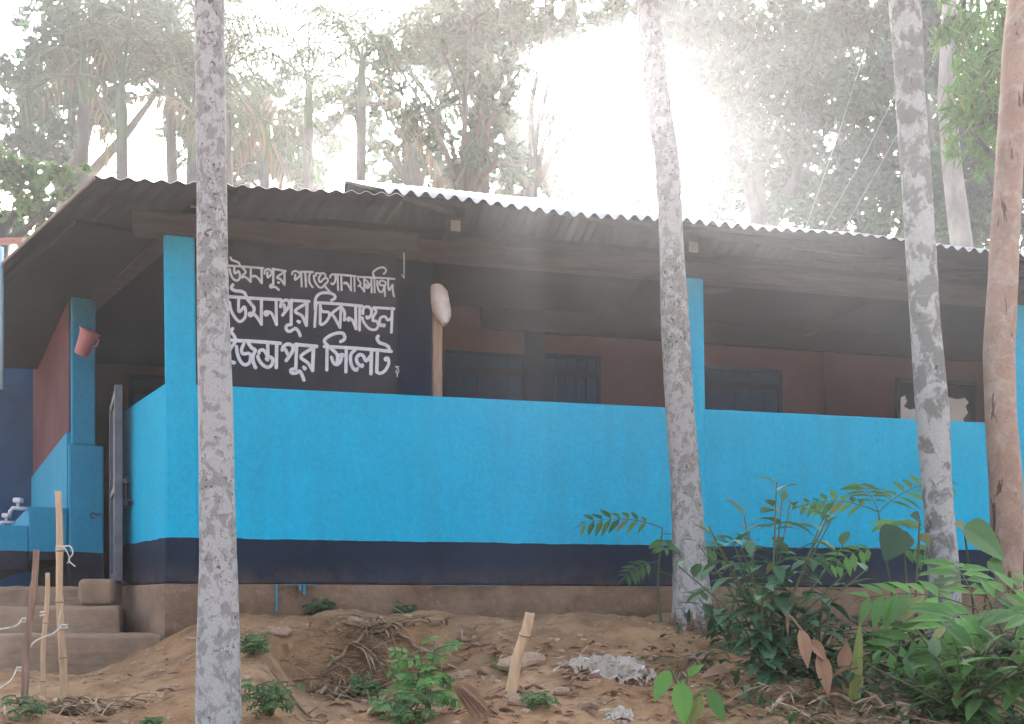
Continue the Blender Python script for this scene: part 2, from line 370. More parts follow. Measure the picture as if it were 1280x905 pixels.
# ------------------------------------------------------------------ house frame
TH = math.atan(0.2475)
U = Vector((math.cos(TH), math.sin(TH), 0)); NB = Vector((-math.sin(TH), math.cos(TH), 0))
C0 = Vector((-1.83, 5.5, 0))
def W(s, o, z): return C0 + U * s + NB * o + Vector((0, 0, z))
def spx(px, o=0.0):
    k = (px - 640) / F; b = C0 + NB * o
    return (k * b.y - b.x) / (U.x - k * U.y)
def on_plane(px, y, o=0.0):
    s = spx(px, o); p = W(s, o, 0); return W(s, o, (HZ - y) / F * p.y)
RD = Vector((-0.59, 0.807, 0)).normalized()      # direction of the side wall at the left corner
RN = Vector((0.807, 0.59, 0)).normalized()       # into the veranda
FLOOR = 0.13

# ------------------------------------------------------------------ ground
def hgt(x, y):
    rel = Vector((x, y, 0)) - C0
    s = rel.dot(U); d = -rel.dot(NB)                 # distance in front of the wall
    zt = -0.045 - 0.10 * sm(2.4, 4.2, s)
    z = zt - 0.165 * max(0.0, min(d, 4.8) - 0.42) - 0.35 * max(0.0, min(d, 5.0) - 2.6)
    cut = sm(0.45, 0.7, s) * (1 - sm(1.05, 1.6, s))
    z -= 0.25 * cut * sm(0.80, 0.98, d) * (1 - sm(1.5, 2.4, d))
    pit = 1 - sm(-0.35, 0.42, s - 0.28 * (d - 0.2) * (1 if d > 0.2 else 0) * 0.6)
    zp = -0.335 - 0.10 * max(0.0, min(d, 2.6) - 1.1) - 0.35 * max(0.0, min(d, 5.0) - 2.6)
    z = z * (1 - pit) + zp * pit
    if d < -0.1: z = -0.35 * pit + z * (1 - pit)
    near = 1.0 if d > 0 else 0.3
    z += near * (0.07 * vnoise(x * 1.7, y * 1.7, 1) + 0.055 * vnoise(x * 4.5, y * 4.5, 2) + 0.034 * vnoise(x * 13, y * 13, 3) + 0.018 * vnoise(x * 31, y * 31, 4))
    far = sm(9, 14, y); z = z * (1 - far) + (-0.15 + 0.2 * vnoise(x * 0.2, y * 0.2, 5)) * far
    return z
def ground_mesh():
    def axis(lo, hi, fine, ext):
        a = []; x = lo
        while x <= hi: a.append(x); x += fine
        st = fine; l, r = [], []; x = lo
        while x > -ext: st *= 1.35; x -= st; l.append(x)
        st = fine; x = hi
        while x < ext: st *= 1.35; x += st; r.append(x)
        return l[::-1] + a + r
    xs = axis(-3.6, 4.2, 0.025, 80); ys = axis(2.2, 6.9, 0.025, 80)
    mb = MB(); nx = len(xs)
    for y in ys:
        for x in xs: mb.v.append((x, y, hgt(x, y)))
    for j in range(len(ys) - 1):
        for i in range(nx - 1):
            o = j * nx + i; mb.f.append((o, o + 1, o + nx + 1, o + nx))
    return mb
g = ground_mesh().build('ground', M['soil'], None, True); g['kind'] = 'structure'

# ------------------------------------------------------------------ the mosque building
H = thing('mosque_building', 'low turquoise veranda building with black dado and corrugated tin roof', 'building', W(0, 0, -0.4))
H.rotation_euler = (0, 0, TH)
SE = 7.4                                     # far right end of the house
def slab(mb, s0, s1, o0, o1, z0, z1, lean=0.0):
    mb.quadbox([W(s0, o0, z0), W(s1, o0, z0), W(s1, o1, z0), W(s0, o1, z0),
                W(s0 + lean, o0, z1), W(s1 + lean, o0, z1), W(s1 + lean, o1, z1), W(s0 + lean, o1, z1)])
def bevel(o, w=0.008, seg=2):
    m = o.modifiers.new("Bevel", 'BEVEL'); m.width = w; m.segments = seg; m.limit_method = 'ANGLE'; return o
# plinth with roughened front
mb = MB(); nS = 150; nZ = 14
for i in range(nS + 1):
    for j in range(nZ + 1):
        s = -0.005 + (SE + 0.005) * i / nS; z = -0.6 + (FLOOR + 0.598) * j / nZ
        o = -0.012 - 0.03 * (1 - j / nZ) + 0.030 * vnoise(s * 6, z * 9, 11) + 0.014 * vnoise(s * 19, z * 25, 12)
        zz = z if j < nZ else z + 0.0
        mb.v.append(tuple(W(s, min(o, -0.003) if j < nZ else -0.002, zz)))
for i in range(nS):
    for j in range(nZ):
        a = i * (nZ + 1) + j; mb.f.append((a, a + nZ + 1, a + nZ + 2, a + 1))
pl = mb.build('plinth', M['plinth'], H)
mb = MB()                                     # plinth side under the side wall, and the body behind
a = W(0, -0.003, 0); b = a + RD * 1.0
mb.quadbox([Vector((q.x, q.y, -0.6)) for q in (b, a, a + RN * 0.3, b + RN * 0.3)] + [Vector((q.x, q.y, FLOOR - 0.001)) for q in (b, a, a + RN * 0.3, b + RN * 0.3)])
mb.build('plinth_side', M['step'], H)
mb = MB(); slab(mb, 0.02, SE, 0.02, 3.6, -0.5, FLOOR)
a = W(0.05, 0.05, 0); e = a + RD * 2.9
mb.quadbox([Vector((q.x, q.y, -0.5)) for q in (e, a, W(0.06, 3.6, 0), W(-1.9, 3.6, 0))] + [Vector((q.x, q.y, FLOOR - 0.004)) for q in (e, a, W(0.06, 3.6, 0), W(-1.9, 3.6, 0))])
mb.build('veranda_floor', M['floor'], H)
# front parapet and side parapet
mb = MB(); PT = 1.19
mb.quadbox([W(0.004, 0, FLOOR), W(SE, 0, FLOOR), W(SE, 0.11, FLOOR), W(0.004, 0.11, FLOOR),
            W(0.004, 0, PT), W(SE, 0, PT + 0.012), W(SE, 0.11, PT + 0.012), W(0.004, 0.11, PT)])
bevel(mb.build('front_parapet', M['blue'], H), 0.012)
mb = MB(); a = W(0.0, 0.0, 0); b = a + RD * 0.88
def pz(q, z): return Vector((q.x, q.y, z))
mb.quadbox([pz(b, FLOOR), pz(a, FLOOR), pz(a + RN * 0.1, FLOOR), pz(b + RN * 0.1, FLOOR),
            pz(b, PT - 0.03), pz(a, PT + 0.005), pz(a + RN * 0.1, PT + 0.005), pz(b + RN * 0.1, PT - 0.03)])
bevel(mb.build('side_parapet', M['blue'], H), 0.012)
# pillars
BB = 1.975
def pillar(s0, s1, lean, label=None):
    mb = MB(); slab(mb, s0, s1, -0.006, 0.15, FLOOR + 0.001, BB, lean)
    p = bevel(mb.build('pillar', M['blue'], H), 0.012)
    if label: p['label'] = label
pillar(spx(209), spx(248), -0.02)
pillar(spx(862), spx(885), -0.03)
pillar(spx(1272), spx(1298), -0.03)
# beams
mb = MB(); z0, z1 = BB + 0.002, BB + 0.112
mb.quadbox([W(spx(166), -0.03, z0), W(spx(523), -0.03, z0 - .004), W(spx(523), 0.09, z0 - .004), W(spx(166), 0.09, z0),
            W(spx(166), -0.03, z1), W(spx(523), -0.03, z1), W(spx(523), 0.09, z1), W(spx(166), 0.09, z1)])
bevel(mb.build('beam', M['wood'], H), 0.01)
mb = MB(); slab(mb, spx(524), SE, 0.01, 0.12, BB + 0.002, BB + 0.10)
bevel(mb.build('beam', M['wood'], H), 0.01)
mb = MB(); a = W(-0.03, 0.1, 0); b = a + RD * 2.6
mb.quadbox([pz(b, z0 + .02), pz(a, z0 + .02), pz(a + RN * .09, z0 + .02), pz(b + RN * .09, z0 + .02), pz(b, z1 + .02), pz(a, z1 + .02), pz(a + RN * .09, z1 + .02), pz(b + RN * .09, z1 + .02)])
mb.build('beam', M['wood'], H)
# joists with pale sawn ends
for px in (245, 569, 866, 1165):
    s = spx(px, -0.1); mb = MB(); slab(mb, s - 0.026, s + 0.026, -0.11, 1.5, BB + 0.114, BB + 0.17)
    j = mb.build('joist', M['ceiling'], H)
    mb = MB(); slab(mb, s - 0.027, s + 0.027, -0.116, -0.109, BB + 0.113, BB + 0.171)
    mb.build('sawn_end', M['wood_end'], j)
# ceiling boards
mb = MB(); cz = BB + 0.175
OB = 1.5
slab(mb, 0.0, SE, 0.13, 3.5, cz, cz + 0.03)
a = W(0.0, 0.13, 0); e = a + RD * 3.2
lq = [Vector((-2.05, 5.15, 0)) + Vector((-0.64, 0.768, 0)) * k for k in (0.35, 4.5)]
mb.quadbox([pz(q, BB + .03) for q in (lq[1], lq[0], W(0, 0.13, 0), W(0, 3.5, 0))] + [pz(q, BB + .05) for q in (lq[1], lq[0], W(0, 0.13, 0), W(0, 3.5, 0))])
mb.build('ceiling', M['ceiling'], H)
# back wall of the veranda
mb = MB(); slab(mb, spx(300, OB), SE, OB, OB + 0.12, FLOOR, cz - 0.002)
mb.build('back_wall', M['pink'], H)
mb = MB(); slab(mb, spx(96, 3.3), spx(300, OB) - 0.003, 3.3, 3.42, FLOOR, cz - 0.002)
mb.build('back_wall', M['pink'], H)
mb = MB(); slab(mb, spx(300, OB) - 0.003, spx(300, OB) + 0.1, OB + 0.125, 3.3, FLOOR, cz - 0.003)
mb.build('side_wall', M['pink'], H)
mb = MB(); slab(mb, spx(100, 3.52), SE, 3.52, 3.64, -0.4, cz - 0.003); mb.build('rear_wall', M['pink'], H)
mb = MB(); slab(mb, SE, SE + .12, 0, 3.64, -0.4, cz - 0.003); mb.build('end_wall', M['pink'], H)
# near-black band along the head of the back wall
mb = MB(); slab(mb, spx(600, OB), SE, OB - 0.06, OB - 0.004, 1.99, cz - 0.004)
mb.build('wall_head_band', M['ceiling'], H)
# shutters on the back wall
def shutter(px0, px1, ytop, o=None, planks=5):
    o = OB if o is None else o
    s0, s1 = spx(px0, o), spx(px1, o); zt = (HZ - ytop) / F * W((s0 + s1) / 2, o, 0).y
    mb = MB(); n = planks
    for k in range(n):
        a = s0 + (s1 - s0) * k / n; b = s0 + (s1 - s0) * (k + 1) / n - 0.004
        slab(mb, a, b, o - 0.03, o - 0.004, 0.75, zt - 0.03)
    p = mb.build('shutter', M['shutter'], H)
    mb = MB()
    slab(mb, s0 - .03, s0 - .002, o - .045, o - .004, 0.75, zt); slab(mb, s1 + .002, s1 + .03, o - .045, o - .004, 0.75, zt)
    slab(mb, s0 - .002, s1 + .002, o - .045, o - .004, zt - .028, zt)
    slab(mb, s0 - .002, s1 + .002, o - .04, o - .0305, zt - .16, zt - .11)
    mb.build('shutter_frame', M['navy'], p)
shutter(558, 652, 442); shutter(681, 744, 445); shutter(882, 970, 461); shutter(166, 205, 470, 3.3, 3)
mb = MB(); slab(mb, spx(655, OB), spx(678, OB), OB - 0.07, OB - 0.004, FLOOR, 1.985); mb.build('pilaster', M['navy'], H)
mb = MB(); slab(mb, spx(1030, OB), spx(1042, OB), OB - 0.04, OB - 0.004, FLOOR, 1.985); mb.build('pilaster', M['pink'], H)
# blue partition beside the sign
mb = MB(); slab(mb, spx(470, 0.5), spx(541, 0.5), 0.5, 0.56, FLOOR, cz - 0.002); mb.build('partition', M['navy'], H)
# small window with torn paper
wz = on_plane(1168, 476, OB).z
mb = MB(); s0, s1 = spx(1121, OB), spx(1214, OB)
slab(mb, s0, s1, OB - 0.012, OB - 0.003, 0.95, wz - 0.03); wn = mb.build('window', M['glass_dark'], H)
mb = MB(); slab(mb, s0 - .02, s0, OB - .04, OB - .003, 0.95, wz); slab(mb, s1, s1 + .02, OB - .04, OB - .003, 0.95, wz); slab(mb, s0, s1, OB - .04, OB - .003, wz - .03, wz)
mb.build('frame', M['iron_dark'], wn)
def paper(pts):
    mb = MB(); n = len(pts); q = [on_plane(x, y, OB - 0.02) for x, y in pts]; off = NB * 0.003
    mb.v += [tuple(v) for v in q] + [tuple(v + off) for v in q]
    mb.f.append(tuple(range(n))[::-1]); mb.f.append(tuple(range(n, 2 * n)))
    for i in range(n): mb.f.append((i, (i + 1) % n, n + (i + 1) % n, n + i))
    mb.build('torn_paper', M['paper'], wn)
paper([(1126, 497), (1131, 494), (1134, 502), (1130, 508), (1137, 512), (1143, 511), (1150, 516), (1150, 540), (1126, 540)])
paper([(1172, 498), (1180, 495), (1196, 499), (1206, 497), (1211, 503), (1207, 508), (1210, 516), (1204, 524), (1209, 540), (1172, 540)])
# blue paint that ran over the top of the plinth
for (xa, xb, ya, yb) in ((344.6, 347.2, 730, 764), (374, 377, 731, 738), (379, 382, 730, 744)):
    mb = MB(); s0, s1 = spx(xa, -.04), spx(xb, -.04); zb = (HZ - yb) / F * 5.6
    pts = []
    slab(mb, s0, s1, -.042, -.028, zb, FLOOR - .001); mb.build('paint_run', M['blue_drip'] if 'blue_drip' in M else M.setdefault('blue_drip', simple("spilt_turquoise_paint", (0.03, 0.19, 0.29), 0.6, .2, 20, .1)), H)
for xa, xb in ((352, 398), (545, 562), (575, 620), (800, 822)):
    mb = MB(); slab(mb, spx(xa), spx(xb), -.034, -.0205, FLOOR - .006, FLOOR - .0015); mb.build('paint_run', M['blue_drip'], H)
# iron gate leaf, seen nearly edge-on
gp = at(148, 600, 5.95); gd = Vector((-0.40, 0.92, 0)).normalized(); gn = Vector((gd.y, -gd.x, 0))
mb = MB()
zb, zt = 0.155, 1.275
for t in (0.0, 0.62): mb.box(Vector((gp.x, gp.y, (zb + zt) / 2)) + gd * t, gn * .022, gd * .02, Vector((0, 0, (zt - zb) / 2)))
for z in (zb + .03, 0.7, zt - .03): mb.box(Vector((gp.x, gp.y, z)) + gd * .31, gn * .018, gd * .289, Vector((0, 0, .022)))
mb.box(Vector((gp.x, gp.y, (zb + zt) / 2)) + gd * .31, gn * .003, gd * .289, Vector((0, 0, (zt - zb) / 2 - .05)))
gate = bevel(mb.build('gate', M['iron'], H), .004)
mb = MB(); hb = Vector((gp.x, gp.y, 0)) + gn * .04
mb.tube([hb + Vector((0, 0, .57)), hb + Vector((0, 0, .76))], .011, 8); mb.box(hb + Vector((-.008, 0, .73)), gn * .02, gd * .02, Vector((0, 0, .014)))
mb.box(hb + Vector((-.008, 0, .60)), gn * .02, gd * .02, Vector((0, 0, .014)))
mb.tube([hb + Vector((0, 0, .62)), hb + gn * .03 + Vector((0, -.01, .62)), hb + gn * .045 + Vector((0, -.01, .595))], .008, 8)
mb.build('bolt', M['iron_dark'], gate)
# left wing: tap wall running back, with its painted end and slim pillar
TD = Vector((-1.27, 2.27, 0)).normalized(); TNl = Vector((-TD.y, TD.x, 0))   # towards the left
TA = at(86, 600, 6.75); TA.z = 0
def tw(t, n, z): return TA + TD * t - TNl * n + Vector((0, 0, z))     # n to the right
def tslab(mb, t0, t1, n0, n1, z0, z1):
    mb.quadbox([tw(t0, n0, z0), tw(t0, n1, z0), tw(t1, n1, z0), tw(t1, n0, z0), tw(t0, n0, z1), tw(t0, n1, z1), tw(t1, n1, z1), tw(t1, n0, z1)])
DZ = (HZ - 540) / F * 6.75
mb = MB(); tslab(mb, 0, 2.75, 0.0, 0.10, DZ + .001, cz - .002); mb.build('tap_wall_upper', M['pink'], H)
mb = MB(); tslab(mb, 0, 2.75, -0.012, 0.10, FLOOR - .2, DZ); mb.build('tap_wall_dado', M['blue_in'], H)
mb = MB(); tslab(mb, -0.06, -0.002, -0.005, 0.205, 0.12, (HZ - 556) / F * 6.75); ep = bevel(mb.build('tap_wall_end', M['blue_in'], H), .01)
mb = MB(); c = tw(-.068, .14, .60)
mb.tube([c + Vector((math.cos(t) * .018, -.004, math.sin(t) * .018)) for t in [2 * math.pi * i / 12 for i in range(11)]], .004, 6)
mb.box(c + Vector((.035, 0, .01)), Vector((.02, 0, 0)), Vector((0, .004, 0)), Vector((0, 0, .004)))
mb.build('ring_handle', M['iron_dark'], ep)
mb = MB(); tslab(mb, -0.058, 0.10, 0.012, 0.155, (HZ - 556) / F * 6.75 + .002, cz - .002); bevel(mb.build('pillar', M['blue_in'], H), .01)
mb = MB(); a = at(-60, 600, 9.1); b = at(100, 600, 9.1)
mb.quadbox([pz(a, -.3), pz(b, -.3), pz(b, -.3) + Vector((0, .1, 0)), pz(a, -.3) + Vector((0, .1, 0)), pz(a, cz), pz(b, cz), pz(b, cz) + Vector((0, .1, 0)), pz(a, cz) + Vector((0, .1, 0))])
mb.build('wing_wall', M['shutter'], H)
# ablution trough and box under the taps
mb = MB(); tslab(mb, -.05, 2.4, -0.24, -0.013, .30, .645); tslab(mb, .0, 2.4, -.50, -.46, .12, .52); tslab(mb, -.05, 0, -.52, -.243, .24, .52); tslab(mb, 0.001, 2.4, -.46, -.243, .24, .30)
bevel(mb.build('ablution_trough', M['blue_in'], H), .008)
for t, z in ((0.02, .635), (1.2, .63), (1.95, .625)):
    c = tw(t, -0.241, z)
    mb = MB(); L_ = TNl
    mb.tube([c, c + L_ * .05, c + L_ * .085, c + L_ * .10 + Vector((0, 0, -.02)), c + L_ * .105 + Vector((0, 0, -.045))], [.012, .013, .013, .012, .011], 10)
    mb.tube([c + L_ * .055 + Vector((0, 0, .008)), c + L_ * .055 + Vector((0, 0, .035))], .009, 8)
    tp = mb.build('tap', M['tap'], H, True)
    mb = MB(); mb.box(c + L_ * .055 + Vector((0, 0, .05)), Vector((.026, 0, 0)), Vector((0, .026, 0)), Vector((0, 0, .016)))
    bevel(mb.build('tap_handle', M['tap'], tp), .008)
# steps
st = []
mb = MB()
def step(x0, x1r, yf, yb, z0, z1, xr2):
    mb.quadbox([(x0, yf, z0), (x1r, yf, z0), (xr2, yb, z0), (x0, yb, z0), (x0, yf, z1), (x1r, yf, z1), (xr2, yb, z1), (x0, yb, z1)])
xB = at(203, 0, 5.32).x; 
step(-4.4, xB, 5.32, 5.74, -.5, -.135, -2.02)
step(-4.4, at(150, 0, 5.66).x, 5.66, 6.15, -.5, 0.008, -2.3)
step(-4.4, at(110, 0, 6.05).x, 6.08, 6.6, -.5, 0.125, -2.6)
stp = bevel(mb.build('entrance_steps', M['step'], H), .018, 2)
for m_ in (stp,):
    sd_ = m_.modifiers.new("Sub", 'SUBSURF'); sd_.subdivision_type = 'SIMPLE'; sd_.levels = 5; sd_.render_levels = 5
    tx = bpy.data.textures.new("step_wear", 'CLOUDS'); tx.noise_scale = 0.09
    dm = m_.modifiers.new("Wear", 'DISPLACE'); dm.texture = tx; dm.strength = 0.026; dm.mid_level = 0.5
# small worn block beside the gate foot
mb = MB(); c = at(126, 742, 5.95); mb.box((c.x, c.y, 0.09), (.10, 0, 0), (0, .09, 0), (0, 0, .075)); bevel(mb.build('step_block', M['step'], H), .03, 3)

# roof: corrugated sheets, front slope in two sections, hip side, back slope
def corr(name, rows, sfun, period=0.076, amp=0.011, label=None):
    """rows: list of functions s->(o,z); sfun: (s0,s1)"""
    s0, s1 = sfun; n = int((s1 - s0) / (period / 8)); mb = MB()
    for i in range(n + 1):
        s = s0 + (s1 - s0) * i / n
        for r_ in rows:
            o, z, sx = r_(s); mb.v.append(tuple(W(sx, o, z + amp * (1 + .9 * vnoise(s * 1.7, 7, 21)) * math.sin(2 * math.pi * s / period) + .006 * vnoise(s * 3.1, o * 2, 22))))
    m_ = len(rows)
    for i in range(n):
        for j in range(m_ - 1):
            a = i * m_ + j; mb.f.append((a, a + m_, a + m_ + 1, a + 1))
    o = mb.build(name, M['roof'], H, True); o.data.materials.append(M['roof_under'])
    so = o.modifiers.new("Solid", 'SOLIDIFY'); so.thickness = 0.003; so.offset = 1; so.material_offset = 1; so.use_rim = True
    return o
EO = -0.476; EZ = 2.12; SK = spx(480, EO)
RO = 2.15
def sag(s): return 0.012 * math.sin(s * 2.1) + 0.006 * math.sin(s * 5.3)
def rise(s):
    return 1.105 - 0.22 * sm(2.6, 5.6, s)
rowsR = [lambda s, t=t: (EO + (RO - EO) * t, EZ + sag(s) * (1 - t) + rise(s) * t, s) for t in (0, .25, .5, .75, 1)]
corr('roof_sheet', rowsR, (SK, SE + 0.4))
# left section: lower pitch, its outer edge swings back to the left
P0 = C0 + (at(119, 222, 4.96) - C0); p0s = (P0 - C0).dot(U)
ED = Vector((-0.64, 0.768, 0))
def left_rows(t):
    def f(s):
        k = (s - p0s) / (SK + 0.1 - p0s); e = Vector((P0.x, P0.y, 0)) + ED * 4.6 * t - C0
        es, eo = e.dot(U), e.dot(NB); z0 = 2.055 + 0.04 * t; z1 = EZ - .008 + .56 * t
        return (eo * (1 - k) + (EO + 3.4 * t) * k, z0 + (z1 - z0) * k, es * (1 - k) + (SK + .1) * k)
    return f
corr('roof_sheet', [left_rows(t) for t in (0, .1, .2, .4, .6, .8, 1)], (p0s, SK + 0.1), amp=.006)
rowsB = [lambda s, t=t: (RO + 1.75 * t, EZ + rise(s) - 0.55 * t, s) for t in (0, .5, 1)]
corr('roof_sheet', rowsB, (SK + 0.02, SE + 0.4))
# left rake edge trim
mb = MB(); e0 = W(*[left_rows(0)(p0s)[i] for i in (2, 0, 1)]); pts = [e0]
for t in (.2, .4, .6, .8, 1): q = left_rows(t)(p0s); pts.append(W(q[2], q[0], q[1]))
mb.tube([p + Vector((-.006, 0, -.004)) for p in pts], .008, 6); mb.build('rake_edge', M['wood_end'], H)
# rafters under the roof
for s in (0.35, 1.5, 2.7, 3.9, 5.1, 6.3):
    mb = MB(); a = W(s, EO + 0.05, EZ - 0.05); b = W(s, RO, EZ + rise(s) - 0.06) if s > SK else W(s, EO + 2.5, EZ + .55)
    mb.tube([a, b], .028, 8); mb.build('rafter', M['ceiling'], H)
# rusty trim and pale pipe at the far left
mb = MB(); a = at(-40, 303, 6.3); b = at(31, 301, 6.3); mb.box((a + b) / 2, (b - a) / 2, Vector((0, .03, 0)), Vector((0, 0, .012)))
bevel(mb.build('eave_trim', M['rust_trim'], H), .004)
mb = MB(); a = at(-1, 309, 6.25); b = at(-1, 486, 6.25); mb.tube([a, (a + b) / 2 + Vector((.003, 0, 0)), b], [.024, .023, .024], 10)
mb.build('drain_pipe', M['palepipe'], H, True)

# ------------------------------------------------------------------ sign board with hand painted lettering
OS = 0.02
sg = thing('sign_board', 'black painted sign board with three lines of white Bengali lettering under the veranda beam', 'sign', W(spx(380, OS), OS, PT))
sg.rotation_euler = (0, 0, TH)
mb = MB(); slab(mb, spx(236, OS), spx(496, OS), OS, OS + 0.025, PT + 0.004, BB - 0.004)
mb.build('board', M['black'], sg)
ZA = (282, 315, 10.055); ZB = (382, 325, 9.05); ZC = (282, 355, 10.055); ZD = (282, 405, 10.667); ZE = (392, 405, 11.31); ZF = (360, 325, 15.09); ZG = (430, 325, 15.086)
L1 = [(ZA, 2.9, [[(45, 172), (250, 185), (475, 205)], [(62, 70), (78, 100), (120, 115), (160, 132), (182, 170)],
       [(110, 182), (110, 262), (135, 262), (160, 240), (178, 275), (180, 320), (160, 352), (128, 358), (90, 330), (62, 270), (52, 215)],
       [(205, 195), (240, 225), (250, 262), (218, 288)], [(212, 300), (224, 308), (216, 320), (206, 310), (212, 300)], [(205, 318), (240, 312), (280, 340), (315, 375)], [(318, 195), (315, 375)],
       [(452, 208), (455, 392)], [(340, 306), (370, 300), (410, 330), (452, 390)], [(352, 312), (350, 308)],
       [(490, 275), (495, 235), (530, 215), (562, 228), (575, 250)], [(525, 258), (530, 322), (588, 262)], [(600, 212), (600, 408)],
       [(600, 405), (562, 420), (568, 445), (612, 438), (640, 450), (668, 476)], [(590, 212), (755, 240)],
       [(740, 238), (742, 412)], [(738, 252), (645, 318), (690, 342), (740, 408)], [(660, 383), (672, 386)]]),
      (ZF, 2.6, [[(225, 225), (350, 222), (470, 228)], [(75, 272), (90, 225), (150, 208), (200, 235), (215, 262)], [(138, 280), (135, 375), (222, 300)],
       [(250, 232), (258, 502)], [(325, 232), (340, 502)], [(425, 238), (402, 300), (402, 400), (430, 470), (468, 515)],
       [(488, 292), (495, 370), (540, 460), (600, 520), (650, 512), (690, 465), (745, 415), (750, 365), (715, 340), (660, 370), (615, 418), (582, 385), (585, 330), (615, 285)],
       [(528, 300), (528, 250), (600, 255), (670, 250), (708, 290), (698, 335)], [(690, 480), (740, 550), (795, 602)],
       [(795, 330), (805, 292), (850, 270), (890, 292), (895, 360), (880, 420), (842, 460), (815, 440)], [(850, 270), (1030, 280), (1200, 296)],
       [(935, 290), (945, 568)], [(1003, 290), (1012, 568)], [(1060, 430), (1110, 432), (1150, 490), (1185, 570)]]),
      (ZG, 2.35, [[(0, 290), (225, 306)], [(130, 302), (136, 578)], [(0, 448), (45, 445), (90, 500), (135, 578)], [(195, 306), (200, 592)],
       [(262, 318), (500, 332), (730, 340), (952, 358)], [(268, 325), (262, 365), (305, 420), (308, 465), (275, 485)], [(268, 495), (300, 490), (345, 540), (385, 600)], [(378, 325), (382, 600)],
       [(405, 375), (455, 425), (452, 500)], [(415, 455), (418, 510), (450, 530), (482, 480), (500, 440)], [(515, 335), (520, 615)],
       [(575, 330), (545, 250), (580, 200), (650, 155), (740, 142), (790, 180), (782, 230), (745, 262)], [(572, 310), (578, 615)],
       [(628, 390), (632, 500), (668, 592), (720, 600), (750, 530), (742, 475), (692, 482), (670, 430), (700, 385), (745, 400), (788, 430), (768, 510), (775, 685)],
       [(835, 362), (832, 480), (850, 572), (890, 510), (918, 462), (918, 560), (940, 688)]])]
L2 = [(ZC, 3.9, [[(38, 160), (360, 180), (695, 198)], [(92, 8), (72, 48), (110, 82), (190, 92), (240, 115), (258, 160)],
       [(165, 190), (163, 335), (190, 338), (235, 285), (252, 340), (248, 410), (210, 460), (165, 468), (110, 410), (66, 320), (50, 232)],
       [(275, 192), (320, 250), (358, 300), (348, 368)], [(300, 366), (326, 368), (334, 388), (314, 402), (296, 390), (300, 366)], [(345, 365), (400, 425), (448, 500)], [(450, 195), (450, 508)],
       [(635, 205), (640, 512)], [(496, 352), (520, 350), (532, 372), (514, 392), (494, 380), (496, 352)], [(505, 345), (568, 362), (608, 430), (640, 512)],
       [(690, 288), (702, 232), (758, 202), (798, 222), (800, 258), (778, 310), (716, 392)], [(735, 262), (746, 330)], [(826, 200), (824, 510)],
       [(824, 510), (768, 522), (762, 570), (800, 598), (850, 572), (880, 560), (918, 600), (938, 652)], [(822, 205), (1050, 220)],
       [(1025, 222), (1015, 522)], [(1028, 238), (872, 338), (960, 402), (1014, 520)], [(908, 470), (935, 480), (920, 482)]]),
      (ZB, 3.6, [[(118, 500), (102, 755)], [(108, 560), (112, 440), (165, 380), (250, 372), (318, 392), (332, 430), (292, 458)], [(112, 482), (380, 498), (640, 522)],
       [(165, 492), (165, 722)], [(165, 520), (185, 580), (258, 592), (268, 635), (230, 700), (182, 732), (162, 712)],
       [(402, 510), (388, 768)], [(398, 530), (302, 602), (330, 655), (386, 760)], [(405, 532), (440, 592), (438, 682)],
       [(565, 522), (570, 780)], [(472, 672), (495, 665), (485, 685)], [(485, 655), (528, 682), (570, 778)], [(612, 528), (610, 795)],
       [(648, 608), (652, 555), (690, 528), (738, 552), (742, 622), (702, 660), (690, 642)], [(770, 548), (798, 582), (768, 640), (760, 688), (800, 692), (822, 742), (790, 788), (722, 778), (662, 712), (640, 652)],
       [(770, 538), (1000, 552)], [(980, 545), (970, 820)], [(972, 652), (932, 682), (900, 642), (852, 652), (836, 702), (855, 748)], [(872, 735), (895, 735), (885, 752)]])]
L3 = [(ZD, 4.4, [[(30, 215), (380, 232), (730, 258)], [(95, 60), (72, 100), (110, 152), (130, 202), (118, 255), (70, 320), (42, 390), (38, 450), (66, 500), (112, 522)], [(80, 505), (118, 515)],
       [(145, 300), (160, 400), (200, 500), (260, 545), (320, 512), (335, 432), (310, 392), (232, 396), (212, 340), (242, 268)],
       [(300, 248), (348, 318), (394, 350), (366, 420), (370, 510), (400, 582)], [(445, 392), (452, 358), (500, 346), (540, 392), (562, 450)],
       [(560, 262), (565, 440)], [(545, 468), (600, 442), (630, 482), (610, 550), (560, 578), (490, 540), (442, 472), (430, 430)], [(545, 462), (560, 478)],
       [(682, 262), (675, 582)], [(755, 348), (772, 300), (830, 268), (890, 290), (902, 335), (870, 400), (808, 488)], [(795, 335), (832, 410)], [(948, 268), (935, 592)],
       [(935, 600), (872, 610), (880, 652), (940, 655), (985, 628), (1020, 682), (1045, 750)], [(930, 272), (1215, 300)],
       [(1172, 300), (1160, 622)], [(1182, 312), (1002, 430), (1098, 520), (1160, 620)], [(1040, 575), (1068, 600), (1050, 596)]]),
      (ZE, 4.3, [[(192, 300), (186, 650)], [(200, 305), (150, 238), (220, 172), (320, 132), (410, 132), (440, 180), (428, 222), (380, 250)], [(150, 318), (620, 345), (1100, 388)],
       [(240, 342), (318, 412), (340, 470), (330, 560)], [(252, 470), (282, 550), (330, 575), (380, 530), (402, 440)], [(340, 455), (400, 430), (448, 455)], [(462, 350), (456, 678)],
       [(592, 362), (532, 422), (522, 520), (550, 612), (590, 652), (618, 632)], [(585, 645), (608, 655)],
       [(818, 375), (810, 705)], [(802, 455), (742, 522), (702, 452), (650, 434), (606, 482), (620, 552), (658, 592)], [(668, 592), (695, 580), (682, 602)],
       [(915, 172), (896, 202), (930, 262), (1010, 292), (1060, 328), (1068, 370)], [(902, 380), (892, 680)], [(892, 675), (940, 700), (1010, 660), (1060, 562), (1050, 485), (1012, 490), (1020, 512)]])]
